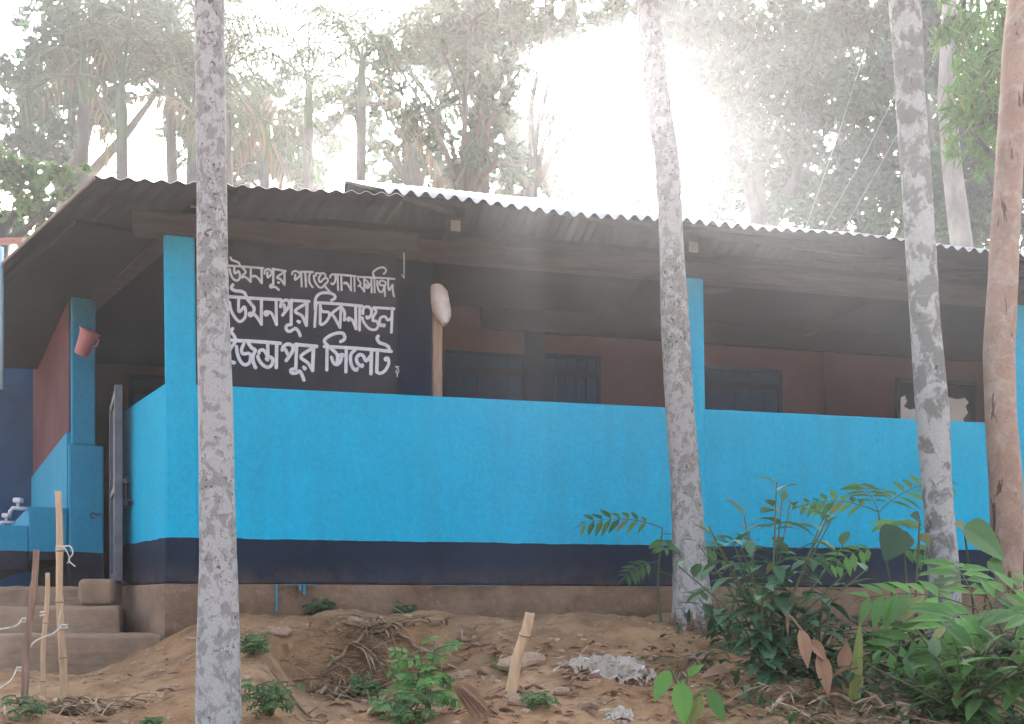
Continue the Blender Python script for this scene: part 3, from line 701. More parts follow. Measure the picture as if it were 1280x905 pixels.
def lettering(lines):
    mb = MB(); lift = 0
    for (ox, oy, sc), wd, strokes in lines:
        for stq in strokes:
            P = [(ox + x / sc, oy + y / sc) for x, y in stq]
            P = catmull(P, 4) if len(P) > 2 else P
            if len(P) == 2: P = [P[0], ((P[0][0] + P[1][0]) / 2, (P[0][1] + P[1][1]) / 2), P[1]]
            # round ends
            n = len(P); hw = wd / 2 * random.uniform(.93, 1.05); lift += 0.00002
            b = len(mb.v)
            pts = []
            d0 = Vector(P[1]) - Vector(P[0]); d0 = d0.normalized() if d0.length > 0 else Vector((1, 0))
            d1 = Vector(P[-1]) - Vector(P[-2]); d1 = d1.normalized() if d1.length > 0 else Vector((1, 0))
            seq = [(Vector(P[0]) - d0 * hw * .9, .35), (Vector(P[0]) - d0 * hw * .5, .85)] + [(Vector(q), 1.0) for q in P] + [(Vector(P[-1]) + d1 * hw * .5, .85), (Vector(P[-1]) + d1 * hw * .9, .35)]
            for i, (q, k) in enumerate(seq):
                d = seq[min(i + 1, len(seq) - 1)][0] - seq[max(i - 1, 0)][0]
                d = d.normalized() if d.length > 1e-6 else d0
                nn = Vector((-d.y, d.x)) * hw * k
                for u_, h_ in ((-1, 0), (-.55, .0016), (0, .0022), (.55, .0016), (1, 0)):
                    c = q + nn * u_
                    mb.v.append(tuple(on_plane(c.x, c.y, OS) - NB * (h_ + 0.0004 + lift)))
            for i in range(len(seq) - 1):
                for j in range(4):
                    a = b + i * 5 + j; mb.f.append((a, a + 1, a + 6, a + 5))
    return mb
for L in (L1, L2, L3): lettering(L).build('lettering', M['letter'], sg)
lettering([(ZE, 1.4, [[(1160, 600), (1205, 605)], [(1165, 610), (1200, 640), (1195, 690), (1165, 680), (1175, 655)], [(1180, 690), (1185, 745)]])]).build('lettering', M['letter'], sg)

# post, cloth, string, mug
p = on_plane(547, 488, 0.3); q = on_plane(546, 385, 0.3)
pt_ = thing('wooden_post', 'pale slender wooden post standing behind the parapet beside the sign', 'post', (p.x, p.y, FLOOR))
mb = MB(); mb.box(((p.x + q.x) / 2, (p.y + q.y) / 2, (q.z + FLOOR) / 2), U * .028, NB * .025, Vector((0, 0, (q.z - FLOOR) / 2)))
bevel(mb.build('shaft', M['postwood'], pt_), .006)
mb = MB(); rows = [(361, 537, 551), (368, 536, 557), (378, 536.5, 560), (390, 538, 562), (398, 542, 562), (405, 548, 559), (409, 552, 555)]
for y, xa, xb in rows:
    for k in range(12):
        t = 2 * math.pi * k / 12; cx = (xa + xb) / 2; hw = (xb - xa) / 2
        c0 = on_plane(cx + hw * math.cos(t), y, 0.3); mb.v.append(tuple(c0 + NB * (-.055 + .05 * math.sin(t)) + rv(.003)))
for i in range(len(rows) - 1):
    for k in range(12): mb.f.append((i * 12 + k, i * 12 + (k + 1) % 12, (i + 1) * 12 + (k + 1) % 12, (i + 1) * 12 + k))
mb.f.append(tuple(range(12))); mb.f.append(tuple((len(rows) - 1) * 12 + k for k in range(12))[::-1])
o = mb.build('cloth_bag', M['whitecloth'], None, True); rebase(o, on_plane(550, 409, .3)); tag(o, 'small white cloth bag hung over the top of the wooden post', 'bag')
mb = MB(); a = on_plane(503.5, 298, -.02); b = on_plane(505, 348, -.02); mid = (a + b) / 2 + U * .004
mb.tube([a, mid, b, b + U * -.012 + Vector((0, 0, .02))], .0035, 6); o = mb.build('hanging_string', M['string']); rebase(o, a)
tag(o, 'short white string dangling from the beam right of the sign', 'string')
# pink mug on the slim pillar
c = at(107, 428, 6.58); ax = Vector((.42, -.15, .9)).normalized(); mb = MB()
rs = [(-.085, .036), (-.08, .042), (.0, .048), (.06, .055), (.072, .066), (.08, .066), (.078, .052), (.0, .042), (-.07, .034)]
mug = thing('plastic_mug', 'faded pink plastic mug hanging tilted on the slim blue pillar', 'mug', c)
a1 = ax.cross(Vector((0, 1, 0))).normalized(); a2 = ax.cross(a1)
for h, r_ in rs:
    for k in range(16):
        t = 2 * math.pi * k / 16; mb.v.append(tuple(c + ax * h + (a1 * math.cos(t) + a2 * math.sin(t)) * r_))
for i in range(len(rs) - 1):
    for k in range(16): mb.f.append((i * 16 + k, i * 16 + (k + 1) % 16, (i + 1) * 16 + (k + 1) % 16, (i + 1) * 16 + k))
mb.f.append(tuple(range(16))[::-1]); mb.f.append(tuple((len(rs) - 1) * 16 + k for k in range(16)))
mb.build('cup', M['pinkcloth'], mug, True)
mb = MB(); hd = -a1
mb.tube([c + ax * .055 + hd * .052, c + ax * .05 + hd * .072, c + ax * .01 + hd * .072, c - ax * .01 + hd * .046], .006, 8); mb.build('handle', M['pinkcloth'], mug, True)
mb = MB(); mb.tube([c + ax * .085 + Vector((0, .11, .01)), c + ax * .085 + Vector((0, .0, .012)), c + ax * .075 + Vector((0, -.01, .0))], .0035, 6); mb.build('hook', M['iron_dark'], mug)

# ------------------------------------------------------------------ foreground trunks
def frond(mb, base, az, el, L, pairs=20, ll=.42, droop=1.2, wid=.035, lm=None, ldroop=.8):
    d = Vector((math.cos(az) * math.cos(el), math.sin(az) * math.cos(el), math.sin(el))); p = Vector(base); pts = [p.copy()]; dirs = [d.copy()]
    n = pairs + 4
    for i in range(n):
        d = (d + Vector((0, 0, -1)) * droop / n * (0.5 + i / n)).normalized(); p = p + d * (L / n); pts.append(p.copy()); dirs.append(d.copy())
    mb.tube(pts[::3] + [pts[-1]], [.018 * (1 - .8 * i / (len(pts[::3]))) for i in range(len(pts[::3]) + 1)], 4, False)
    for i in range(4, len(pts)):
        t = (i - 4) / (len(pts) - 4); l = ll * (0.55 + 0.9 * math.sin(math.pi * min(1, t * .85 + .12)) ) * .75
        side = dirs[i].cross(Vector((0, 0, 1)))
        if side.length < .05: side = Vector((1, 0, 0))
        side.normalize()
        for sg_ in (-1, 1):
            dd = (side * sg_ + dirs[i] * .7 + Vector((0, 0, .12)) + rv(.12)).normalized()
            mb.leaf(pts[i], dd, Vector((0, 0, 1)), l, wid, ldroop * random.uniform(.7, 1.3), 3, .1)
def palm_crown(seed, L=1.9, nf=9, dry=1):
    random.seed(seed); g_ = MB(); dr = MB()
    for i in range(nf):
        frond(g_, (0, 0, 0.1), i * 2.4 + random.uniform(-.2, .2), random.uniform(.35, 1.25), L * random.uniform(.85, 1.1), droop=random.uniform(1.0, 1.9), ldroop=random.uniform(.7, 1.4))
    for i in range(dry):
        frond(dr, (0, 0, -.1), random.uniform(0, 6.28), random.uniform(-.5, .1), L * .95, droop=1.6, ldroop=1.8)
    for o_ in (g_,):
        o_.tube([(0, 0, -.9), (0, 0, -.2), (0, 0, .2)], [.055, .068, .03], 8)
    return g_, dr
def trunk_from_px(px_rows, D, ztop, zbase, ring=0.13, n=24):
    """centre line and radii from the trunk's real width at known heights"""
    pr = sorted(px_rows, key=lambda r: -r[0])        # bottom first
    zs = [((HZ - y) / F * D, (a + b) / 2, (b - a) / 2) for y, a, b in pr]
    def samp(z):
        if z <= zs[0][0]: c, h = zs[0][1], zs[0][2] * (1 + .25 * min(1, zs[0][0] - z))
        elif z >= zs[-1][0]:
            k = (z - zs[-1][0]) / (zs[-1][0] - zs[-3][0]); c = zs[-1][1] + (zs[-1][1] - zs[-3][1]) * k * .7; h = zs[-1][2] * max(.7, 1 - .02 * k)
        else:
            for i in range(len(zs) - 1):
                if zs[i][0] <= z <= zs[i + 1][0]:
                    t = (z - zs[i][0]) / (zs[i + 1][0] - zs[i][0]); c = zs[i][1] * (1 - t) + zs[i + 1][1] * t; h = zs[i][2] * (1 - t) + zs[i + 1][2] * t; break
        return (c - 640) / F * D, h / F * D
    pts, rad = [], []; z = zbase; k = 0
    dz = min(ring / 6, .05)
    while z < ztop:
        x, r_ = samp(z); ph = (z / ring) % 1.0
        lip = 0.020 * math.exp(-((ph - .1) / .06) ** 2) if ring < 1 else 0
        pts.append((x + .0025 * vnoise(z * 3, 1, 8), D + .004 * vnoise(z * 3, 2, 8), z)); rad.append(r_ * (1 + lip + .03 * vnoise(z * 5, 3, 9)))
        z += dz
    return pts, rad
def front_palm(rows, D, mat, label, seed, zbase, ztop=7.2, roots=False):
    pts, rad = trunk_from_px(rows, D, ztop, zbase)
    t = thing('areca_palm', label, 'palm tree', (pts[0][0], D, zbase), 'grey areca palm trunks in front of the veranda')
    mb = MB(); mb.tube(pts, rad, 28); tr = mb.build('trunk', mat, t, True)
    g_, dr = palm_crown(seed); off = Vector(pts[-1])
    for m_ in (g_, dr): m_.v = [tuple(Vector(v) + off) for v in m_.v]
    g_.build('crown', M['frond'], t); dr.build('dry_frond', M['frond_dry'], t)
    if roots:
        mb = MB(); base = Vector((pts[0][0], D, zbase))
        for i in range(90):
            a = random.uniform(0, 6.283); r_ = rad[0] * random.uniform(.8, 1.0); h = random.uniform(.04, .15)
            e = base + Vector((math.cos(a) * r_ * 1.35, math.sin(a) * r_ * 1.35, -.03))
            s_ = Vector((pts[0][0] + math.cos(a) * r_ * .95, D + math.sin(a) * r_ * .95, zbase + h)); mb.tube([s_, (s_ + e) / 2 + Vector((math.cos(a) * .006, math.sin(a) * .006, .02)), e], [.003, .0045, .004], 5)
        mb.build('root_mantle', M['stem_brown'], t)
    return t
front_palm([(905, 245, 303), (850, 246, 300), (800, 247, 299), (700, 250, 296), (600, 249.5, 293), (500, 248, 290), (400, 247, 287), (300, 246.5, 284), (200, 246, 282), (100, 244, 281), (0, 243, 280)],
           3.4, M['palm_a'], 'tall grey palm in front of the black sign, nearest the steps', 21, hgt(-.95, 3.4) - .05)
front_palm([(785, 839, 891), (750, 841, 889), (700, 840.5, 884), (600, 838, 875), (500, 831, 867), (400, 826, 861), (300, 824, 854), (200, 819, 849), (100, 803, 833), (0, 796, 828)],
           5.4, M['palm_b'], 'grey palm hiding the middle blue pillar, roots showing at its foot', 22, hgt(.93, 5.4) - .02, 8.0, True)
front_palm([(770, 1162, 1201), (720, 1161, 1199), (660, 1157, 1193), (600, 1152, 1188), (505, 1145, 1185), (500, 1144, 1184), (400, 1139, 1174), (300, 1132, 1168), (200, 1126, 1162), (100, 1119, 1154), (0, 1112, 1151)],
           5.0, M['palm_c'], 'blotched grey palm in front of the window with torn paper', 23, hgt(2.1, 5.0) - .05, 8.0)
def leafcloud(mb, c, rx, ry, rz, n, L, Wd, seed=None, hang=0.0, clump=18):
    c = Vector(c); k = max(4, n // clump)
    cl = []
    for i in range(k):
        v = runit() * (random.random() ** 0.45); cl.append(c + Vector((v.x * rx, v.y * ry, v.z * rz)))
    sp = 0.30 * min(rx, rz)
    for i in range(n):
        q = cl[i % k] + runit() * (sp * random.random() ** .6)
        d = runit(); d = (d + Vector((0, 0, -hang))).normalized(); s_ = d.cross(runit())
        if s_.length < .1: continue
        s_.normalize(); u_ = s_.cross(d); l = L * random.uniform(.6, 1.25)
        mb.diamond(q, d, s_, u_, l, Wd * l / L)
    return cl
rowsT = [(730, 1245, 1277), (720, 1244, 1277), (660, 1239, 1278), (600, 1237, 1276), (520, 1232, 1269), (440, 1230, 1267), (350, 1236, 1271), (300, 1238, 1273), (200, 1246, 1278), (150, 1249, 1282), (60, 1254, 1287), (0, 1261, 1296)]
pts, rad = trunk_from_px(rowsT, 5.1, 5.4, hgt(2.43, 5.1) - .05, ring=9)
random.seed(31)
t = thing('tan_barked_tree', 'smooth pinkish tan tree trunk at the right edge with dark cracks', 'tree', pts[0])
mb = MB(); mb.tube(pts, rad, 24)
tip = Vector(pts[-1])
lf = MB()
for a in range(5):
    e = tip + Vector((math.cos(a * 1.3) * 1.1 + .5, math.sin(a * 1.3) * 1.1, .9 + .2 * a)); mb.tube([tip - Vector((0, 0, .1)), (tip + e) / 2 + rv(.1), e], [.06, .04, .015], 8)
    leafcloud(lf, e, .8, .8, .5, 260, .16, .06, hang=.4)
mb.build('trunk', M['tan'], t, True); lf.build('crown', M['canopy'], t)

# ------------------------------------------------------------------ trees behind the house
def far_trunk(mb, base, top, r0, r1, bend=.3):
    base, top = Vector(base), Vector(top); n = 8; P = []
    o = Vector((random.uniform(-bend, bend), random.uniform(-bend, bend), 0))
    for i in range(n + 1):
        k = i / n; P.append(base.lerp(top, k) + o * math.sin(math.pi * k) * .5)
    mb.tube(P, [r0 + (r1 - r0) * i / n for i in range(n + 1)], 10)
    return P
def broad_tree(label, D, trunk_px, blobs, mat, n_per, L, Wd, seed, cat='tree', name='broadleaf_tree', bark='bark_far', r0=.16, hang=.15, thick=.8, fork_y=None):
    random.seed(seed)
    bx = (trunk_px - 640) / F * D
    t = thing(name, label, cat, (bx, D, -.3), 'broadleaf trees growing behind the veranda building')
    tm, lm = MB(), MB()
    cs = []
    for (px, y, rx, ry) in blobs:
        c = at(px, y, D + random.uniform(-1, 1) * thick); cs.append((c, rx / F * D, ry / F * D))
    lowest = min(c.z - r for c, _, r in cs)
    fz = (HZ - fork_y) / F * D if fork_y else max(1.5, lowest + .1)
    fork = Vector((bx + random.uniform(-.2, .2), D, fz))
    far_trunk(tm, (bx, D, -.35), fork, r0, r0 * .7)
    for c, rx, ry in cs:
        mid = fork.lerp(c, .5) + rv(.25); tm.tube([fork - Vector((0, 0, .15)), mid, c], [r0 * .5, r0 * .33, r0 * .12], 7)
        n = int(n_per * rx * ry / (.45 * .35))
        for q in leafcloud(lm, c, rx, max(rx, ry) * .8, ry, n, L, Wd, hang=hang):
            if random.random() < .25: tm.tube([c, c.lerp(q, .5) + rv(.08), q], [.022, .014, .006], 5, False)
    tm.build('trunk', M[bark], t, True); lm.build('crown', M[mat], t)
    return t
BT = [
 ('dark broadleaf tree with a forked trunk rising behind the roof right of the middle palm', 13, 950, [(935, 60, 80, 60), (1005, 130, 80, 65), (915, 165, 50, 60), (1025, 45, 70, 55), (985, 220, 60, 40), (880, 20, 50, 40)], 'canopy_olive', 800, .14, .07, 41, {'fork_y': 270, 'r0': .19}),
 ('green tree with a dense low crown just left of the blotched palm', 11, 1085, [(1080, 190, 62, 60), (1055, 260, 70, 40), (1140, 250, 60, 50), (1095, 110, 55, 55), (1010, 265, 50, 35)], 'canopy', 900, .11, .055, 42, {}),
 ('tall shady tree filling the gap between blotched palm and tan trunk', 15, 1190, [(1190, 250, 70, 60), (1245, 270, 55, 50), (1150, 60, 65, 60), (1085, 20, 80, 40), (1190, 160, 60, 60), (1270, 190, 50, 70)], 'canopy', 900, .14, .07, 43, {}),
 ('leafy green tree at the left edge above the roof corner', 9.5, 20, [(15, 215, 45, 45), (60, 265, 50, 35), (5, 275, 50, 40), (95, 228, 35, 22)], 'g_mid', 800, .11, .05, 44, {'r0': .1}),
 ('hazy tall tree behind the palms on the left', 18, 90, [(95, 50, 70, 45), (50, 110, 55, 45), (170, 40, 60, 50), (120, 130, 55, 35), (215, 90, 40, 55), (40, 175, 50, 40)], 'canopy', 480, .17, .085, 45, {}),
 ('pale hazy tree left of the sun gap behind the roof ridge', 19, 520, [(505, 195, 50, 42), (475, 130, 35, 35), (545, 225, 55, 28), (430, 130, 35, 25), (560, 35, 65, 45), (520, 60, 45, 40)], 'canopy', 320, .17, .085, 46, {'r0': .09}),
 ('overhanging tree whose crown spreads above the sun gap', 14, 665, [(600, 22, 60, 30), (705, 28, 75, 26), (765, 25, 60, 32), (600, 165, 35, 45), (640, 210, 35, 30), (850, 40, 55, 45), (690, 10, 80, 25)], 'canopy', 380, .15, .075, 47, {'r0': .10}),
 ('hazy broad tree behind the sign palm and the black sign', 22, 300, [(300, 150, 60, 50), (262, 95, 32, 45), (330, 145, 50, 30), (395, 165, 50, 40), (360, 190, 50, 35), (245, 175, 40, 40)], 'canopy', 300, .17, .08, 53, {'r0': .09}),
 ('hazy tall tree behind the middle of the roof', 24, 590, [(560, 95, 32, 40), (605, 70, 40, 40), (628, 150, 28, 45), (600, 225, 45, 24), (650, 175, 22, 40), (600, 30, 60, 40)], 'canopy', 360, .15, .07, 54, {'r0': .09}),
 ('slender tree with sparse leaves above the hanging string and cloth bag', 11.5, 572, [(520, 150, 45, 40), (552, 60, 45, 40), (590, 195, 55, 32), (592, 105, 38, 45), (645, 45, 45, 45), (690, 30, 45, 30), (590, 30, 50, 35), (655, 205, 35, 24), (632, 120, 25, 45), (490, 70, 35, 40)], 'canopy', 420, .12, .05, 56, {'r0': .075}),
 ('hazy tree just left of the middle palm, beyond the sun gap', 23, 790, [(815, 60, 40, 60), (830, 150, 40, 60), (860, 110, 45, 60), (835, 225, 35, 26)], 'canopy', 480, .17, .08, 55, {'r0': .09}),
 ('low bushy tree peeping over the roof below the sun gap', 21, 740, [(725, 238, 70, 16), (790, 240, 60, 18), (660, 225, 50, 26)], 'canopy', 330, .2, .1, 48, {'r0': .08}),
 ('low bushy tree peeping over the roof behind the sign', 20, 340, [(330, 205, 42, 26), (380, 222, 40, 20), (290, 200, 30, 30)], 'canopy', 300, .2, .1, 49, {'r0': .08}),
 ('small bushy tree over the roof right of the middle palm', 16, 875, [(870, 225, 45, 32), (905, 262, 50, 22), (860, 262, 30, 18)], 'canopy', 380, .15, .07, 50, {'r0': .08}),
]
for lab, D, tx, bl, mt, n, L, Wd, sd_, kw in BT: broad_tree(lab, D if D < 11.5 else 11.5 + (D - 11.5) * .38, tx, bl, mt, n, L, Wd, sd_, **kw)
# feathery bamboo hanging over the right end
broad_tree('bright green feathery bamboo hanging beside the tan trunk', 8.2, 1300, [(1205, 25, 38, 50), (1225, 95, 42, 55), (1210, 160, 34, 40), (1250, 40, 50, 60), (1262, 130, 40, 60), (1290, 60, 40, 70), (1225, 200, 26, 24)], 'g_bright', 900, .17, .026, 52, cat='bamboo', name='bamboo_clump', r0=.07, hang=.9, thick=.3)
# slim pale trunk between
random.seed(60)
tr = thing('pale_slim_tree', 'slim pale leaning trunk above the roof between blotched palm and tan trunk', 'tree', at(1215, 760, 9.4))
mb = MB(); mb.tube([at(1222, 770, 9.4), at(1202, 305, 9.4), at(1190, 210, 9.4), at(1183, 120, 9.4), at(1190, -60, 9.4)], [.11, .095, .085, .075, .06], 14); mb.build('trunk', M['bark_pale'], tr, True)
lf = MB(); leafcloud(lf, at(1190, -110, 9.4), .9, .9, .6, 900, .15, .06, hang=.3); lf.build('crown', M['canopy'], tr)

# areca palms behind
crowns = []
for i, sd_ in enumerate((71, 72, 73)):
    g_, dr = palm_crown(sd_, 2.1, 8, 1)
    crowns.append((g_, dr))
PAL = [(105, 78, 13, 'palm with a feathery crown over the left roof corner'), (152, 118, 11.5, 'palm with yellowing fronds left of the sign palm'), (212, 40, 14, 'tall thin palm just left of the sign palm'),
       (283, 95, 14, 'thin palm just right of the sign palm'), (332, 130, 17, 'short hazy palm above the sign'), (386, 112, 15, 'hazy palm above the right half of the sign'), (452, 85, 14, 'hazy palm above the roof step'),
       (548, 150, 16, 'hazy palm above the string and cloth bag'), (606, 165, 14, 'hazy palm in the middle of the roof line'), (668, 178, 17, 'thin palm left of the bright sun gap'), (846, 45, 13, 'palm just behind the middle palm'),
       (240, 150, 12.5, 'low palm with drooping dry fronds behind the sign palm'), (1050, 70, 17, 'palm rising behind the dense trees on the right')]
for i, (px, y, D, lab) in enumerate(PAL):
    random.seed(300 + i); D = 11.3 + (D - 11.3) * .45; p = at(px, y, D)
    t = thing('areca_palm', lab, 'palm tree', (p.x, D, -.3), 'areca palms behind the roof')
    mb = MB(); far_trunk(mb, (p.x + random.uniform(-.15, .15), D, -.35), p - Vector((0, 0, .5)), .075, .06, .15)
    mb.build('trunk', M['bark_far'], t, True)
    g_, dr = crowns[i % 3]; rz = Matrix.Rotation(i * 1.9, 3, 'Z')
    for src, nm, mt in ((g_, 'crown', 'frond'), (dr, 'dry_frond', 'frond_dry')):
        m2 = MB(); m2.f = list(src.f); sc = (.85, 1.0, .92)[i % 3]; m2.v = [tuple(rz @ Vector(v) * sc + p) for v in src.v]
        m2.build(nm, M[mt], t)
# guy wires
for i, (a, b) in enumerate((((1006, 288), (1082, 60)), ((1026, 290), (1124, 108)), ((1052, 292), (1176, 60)))):
    mb = MB(); A = at(a[0], a[1], 7.3); B = at(b[0], b[1], 9.0); mb.tube([A, (A + B) / 2 - Vector((0, 0, .04)), B], .0028, 5)
    o = mb.build('guy_wire', M['wire']); rebase(o, A); tag(o, ('leftmost of the thin wires slanting up from the roof edge', 'middle one of the thin wires slanting up from the roof edge', 'rightmost of the thin wires, passing behind the blotched palm')[i], 'wire', 'wires slanting up from the roof')

def G(px, y):
    """where the sight line through that point of the photograph meets the bank"""
    D = 2.4
    while D < 6.0:
        p = at(px, y, D)
        if hgt(p.x, D) >= p.z: break
        D += .01
    return Vector((p.x, D, hgt(p.x, D)))
# ------------------------------------------------------------------ bamboo stakes and sticks
def ground_at(px, D): x = (px - 640) / F * D; return Vector((x, D, hgt(x, D)))
def stake(name, label, pb, pt_, r, mat, nodes, cat='stake', group=None, hollow=True):
    t = thing(name, label, cat, pb, group); mb = MB(); n = 40; P = []; rr = []
    pb, pt_ = Vector(pb), Vector(pt_)
    for i in range(n + 1):
        k = i / n; bulge = max([0] + [math.exp(-((k - q) / .016) ** 2) for q in nodes])
        P.append(pb.lerp(pt_, k) + Vector((.004 * math.sin(k * 9), 0, 0))); rr.append(r * (1.12 - .2 * k) * (1 + .22 * bulge))
    mb.tube(P, rr, 14)
    mb.build('cane', mat, t, True)
    for q in nodes:
        d = (pt_ - pb).normalized(); c = pb.lerp(pt_, q) + Vector((.004 * math.sin(q * 9), 0, 0)); mb = MB(); rq = r * (1.12 - .2 * q) * 1.18
        mb.tube([c - d * .003, c - d * .0015, c + d * .0015, c + d * .003], [rq * .9, rq * 1.06, rq * 1.06, rq * .9], 14); mb.build('node', M['bamboo_dark'], t, True)
    if hollow:
        d = (pt_ - pb).normalized(); mb = MB(); mb.tube([P[-1] + d * .0005, P[-1] + d * .001], [rr[-1] * .6] * 2, 12); mb.build('hollow_end', M['iron_dark'], t)
    return t
GS = 'bamboo stakes by the entrance steps'
D1 = G(80, 870).y
b1 = at(80, 872, D1); t1 = at(72, 614, D1); s_tall = stake('bamboo_stake', 'tallest bamboo stake with white string tied round it', b1 - Vector((0, 0, .1)), t1, .0135, M['bamboo'], (.28, .52, .74), group=GS)
b2 = at(51, 893, D1 - .1); t2 = at(59, 716, D1 - .1); stake('bamboo_stake', 'shortest and thinnest bamboo stake, between the other two', b2 - Vector((0, 0, .1)), t2, .0095, M['bamboo'], (.35, .7), group=GS)
b3 = at(24, 925, D1 - .25); t3 = at(45, 687, D1 - .25); stake('bamboo_stake', 'dark weathered leaning stake with a split top, leftmost of three', b3 - Vector((0, 0, .05)), t3, .0125, M['bamboo_dark'], (.25, .55, .82), group=GS)
D4 = G(632, 872).y
b4 = at(632, 872, D4); t4 = at(662, 766, D4 - .03); stake('broken_bamboo_stick', 'pale broken bamboo stick leaning in the bare soil', b4 - Vector((0, 0, .04)), t4, .0195, M['bamboo'], (.12, .76), cat='stick')
def coil(mb, c, r, ax=Vector((0.1, 0, 1)), turns=2.2, rad=.0035):
    ax = ax.normalized(); a = ax.cross(Vector((0, 1, 0))).normalized(); b = ax.cross(a); n = int(turns * 14)
    mb.tube([c + a * math.cos(i * .45) * r + b * math.sin(i * .45) * r + ax * (i / n - .5) * .02 for i in range(n)], rad, 5)
mb = MB(); c = at(76, 684, D1); coil(mb, c, .0165)
mb.tube(catmull([tuple(c + Vector((.014, -.01, .002))), tuple(at(88, 683, D1)), tuple(at(91, 692, D1)), tuple(at(86, 700, D1)), tuple(at(94, 708, D1))], 6), .003, 5)
mb.tube(catmull([tuple(c + Vector((.014, -.012, 0))), tuple(at(84, 690, D1 - .01)), tuple(at(87, 700, D1)), tuple(at(84, 704, D1))], 5), .0025, 5)
o = mb.build('white_string', M['string']); rebase(o, c); tag(o, 'loose white string knotted near the top of the tallest stake', 'string')
mb = MB(); c1 = at(79, 783, D1); c2 = at(55, 767, D1 - .1); c3 = at(33, 775, D1 - .22); c4 = at(27, 836, D1 - .22)
for c, r_ in ((c1, .0165), (c2, .0125), (c3, .015), (c4, .016)): coil(mb, c, r_, turns=1.6)
mb.tube(catmull([tuple(c1 + Vector((0, -.02, 0))), tuple(at(66, 792, D1 - .1)), tuple(at(55, 796, D1 - .15)), tuple(at(42, 803, D1 - .2)), tuple(at(36, 812, D1 - .23))], 5), .0032, 5)
mb.tube(catmull([tuple(c3 + Vector((-.014, -.01, 0))), tuple(at(18, 783, D1 - .3)), tuple(at(-20, 789, D1 - .4))], 5), .0032, 5)
mb.tube(catmull([tuple(c4 + Vector((-.014, -.01, 0))), tuple(at(12, 852, D1 - .3)), tuple(at(-15, 868, D1 - .4))], 5), .0032, 5)
mb.tube(catmull([tuple(c1 + Vector((-.005, -.018, 0))), tuple(at(74, 775, D1 - .03)), tuple(at(76, 762, D1 - .02))], 5), .0025, 5)
o = mb.build('binding_twine', M['string']); rebase(o, c1); tag(o, 'pale twine strung between the three bamboo stakes', 'twine')

# ------------------------------------------------------------------ plants
def lance(t): return max(.03, math.sin(math.pi * min(1, t ** .75)) )
def heart(t): return max(.02, (.62 + .38 * math.sin(min(1, t / .28) * 1.5708)) * (1 - max(0, (t - .2) / .8) ** 1.9)) if t > 0.02 else .35
def blade(t): return max(.03, (1 - t ** 2.5))
def finish(t, sm_, lf, leaf_mat, stem_mat='stem'):
    if sm_.v: sm_.build('stem', M[stem_mat], t, True)
    lf.build('leaves', M[leaf_mat], t)
def whorl_shrub(label, base, H_, spread, nst, L, Wd, mat, seed, name='leafy_shrub', cat='shrub', group=None, dens=1.0):
    random.seed(seed); base = Vector(base); t = thing(name, label, cat, base, group); s_, lf = MB(), MB()
    for i in range(nst):
        a = i * 2.4 + random.uniform(-.4, .4); r_ = spread * math.sqrt((i + .3) / nst); h = H_ * random.uniform(.62, 1.0) * (1.05 - .45 * r_ / spread)
        top = base + Vector((math.cos(a) * r_, math.sin(a) * r_ * .8, h)); mid = base.lerp(top, .5) + Vector((-math.cos(a), -math.sin(a), 0)) * r_ * .18 + rv(.015)
        P = catmull([tuple(base + rv(.02)), tuple(mid), tuple(top)], 6); s_.tube(P, [.006 * (1 - .6 * k / len(P)) for k in range(len(P))], 5, False)
        nl = int(h / .032 * dens)
        for k in range(nl):
            f = .22 + .78 * k / max(1, nl - 1); q = Vector(P[min(len(P) - 1, int(f * (len(P) - 1)))]) + rv(.012)
            az = k * 2.399 + i; el = random.uniform(-.25, .5) + (.5 if f > .9 else 0)
            d = Vector((math.cos(az) * math.cos(el), math.sin(az) * math.cos(el), math.sin(el)))
            l = L * random.uniform(.65, 1.15) * (1 if f < .9 else .75)
            lf.leaf(q, d, Vector((0, 0, 1)), l, Wd * l / L, random.uniform(.3, 1.0), 4, .14, lance)
    finish(t, s_, lf, mat); return t
def pinnate(mb, sm_, base, d, L, pairs, ll, lw, droop=.6, face=Vector((0, -.62, .78))):
    p = Vector(base); d = Vector(d).normalized(); n = pairs + 1; P = [p.copy()]
    for i in range(n):
        d = (d + Vector((0, 0, -droop / n))).normalized(); p = p + d * L / n; P.append(p.copy())
        if i == 0: continue
        side = d.cross(face); side = side.normalized() if side.length > .05 else Vector((1, 0, 0))
        k = .65 + .5 * math.sin(math.pi * i / n)
        for sg_ in (-1, 1):
            mb.leaf(p, (side * sg_ + d * .45 + rv(.1)).normalized(), face + rv(.15), ll * k, lw * k, random.uniform(.2, .7), 3, .1, lance)
    mb.leaf(p, d, Vector((0, 0, 1)), ll * .8, lw * .8, .4, 3, .1, lance)
    sm_.tube(P, [.0035 * (1 - .6 * i / len(P)) for i in range(len(P))], 5, False)
def sapling(label, base, top, leaves, mat, seed, group=None, name='pinnate_sapling'):
    random.seed(seed); base = Vector(base); t = thing(name, label, 'sapling', base, group); s_, lf = MB(), MB(); top = Vector(top)
    P = catmull([tuple(base), tuple(base.lerp(top, .5) + rv(.03)), tuple(top)], 6); s_.tube(P, [.008 * (1 - .55 * k / len(P)) for k in range(len(P))], 6, False)
    for (f, az, el, L, pairs, ll, lw) in leaves:
        q = Vector(P[min(len(P) - 1, int(f * (len(P) - 1)))]); d = Vector((math.cos(az) * math.cos(el), math.sin(az) * math.cos(el), math.sin(el)))
        pinnate(lf, s_, q, d, L, pairs, ll, lw, .7)
    finish(t, s_, lf, mat); return t
GP = 'saplings and shrubs in front of the parapet'
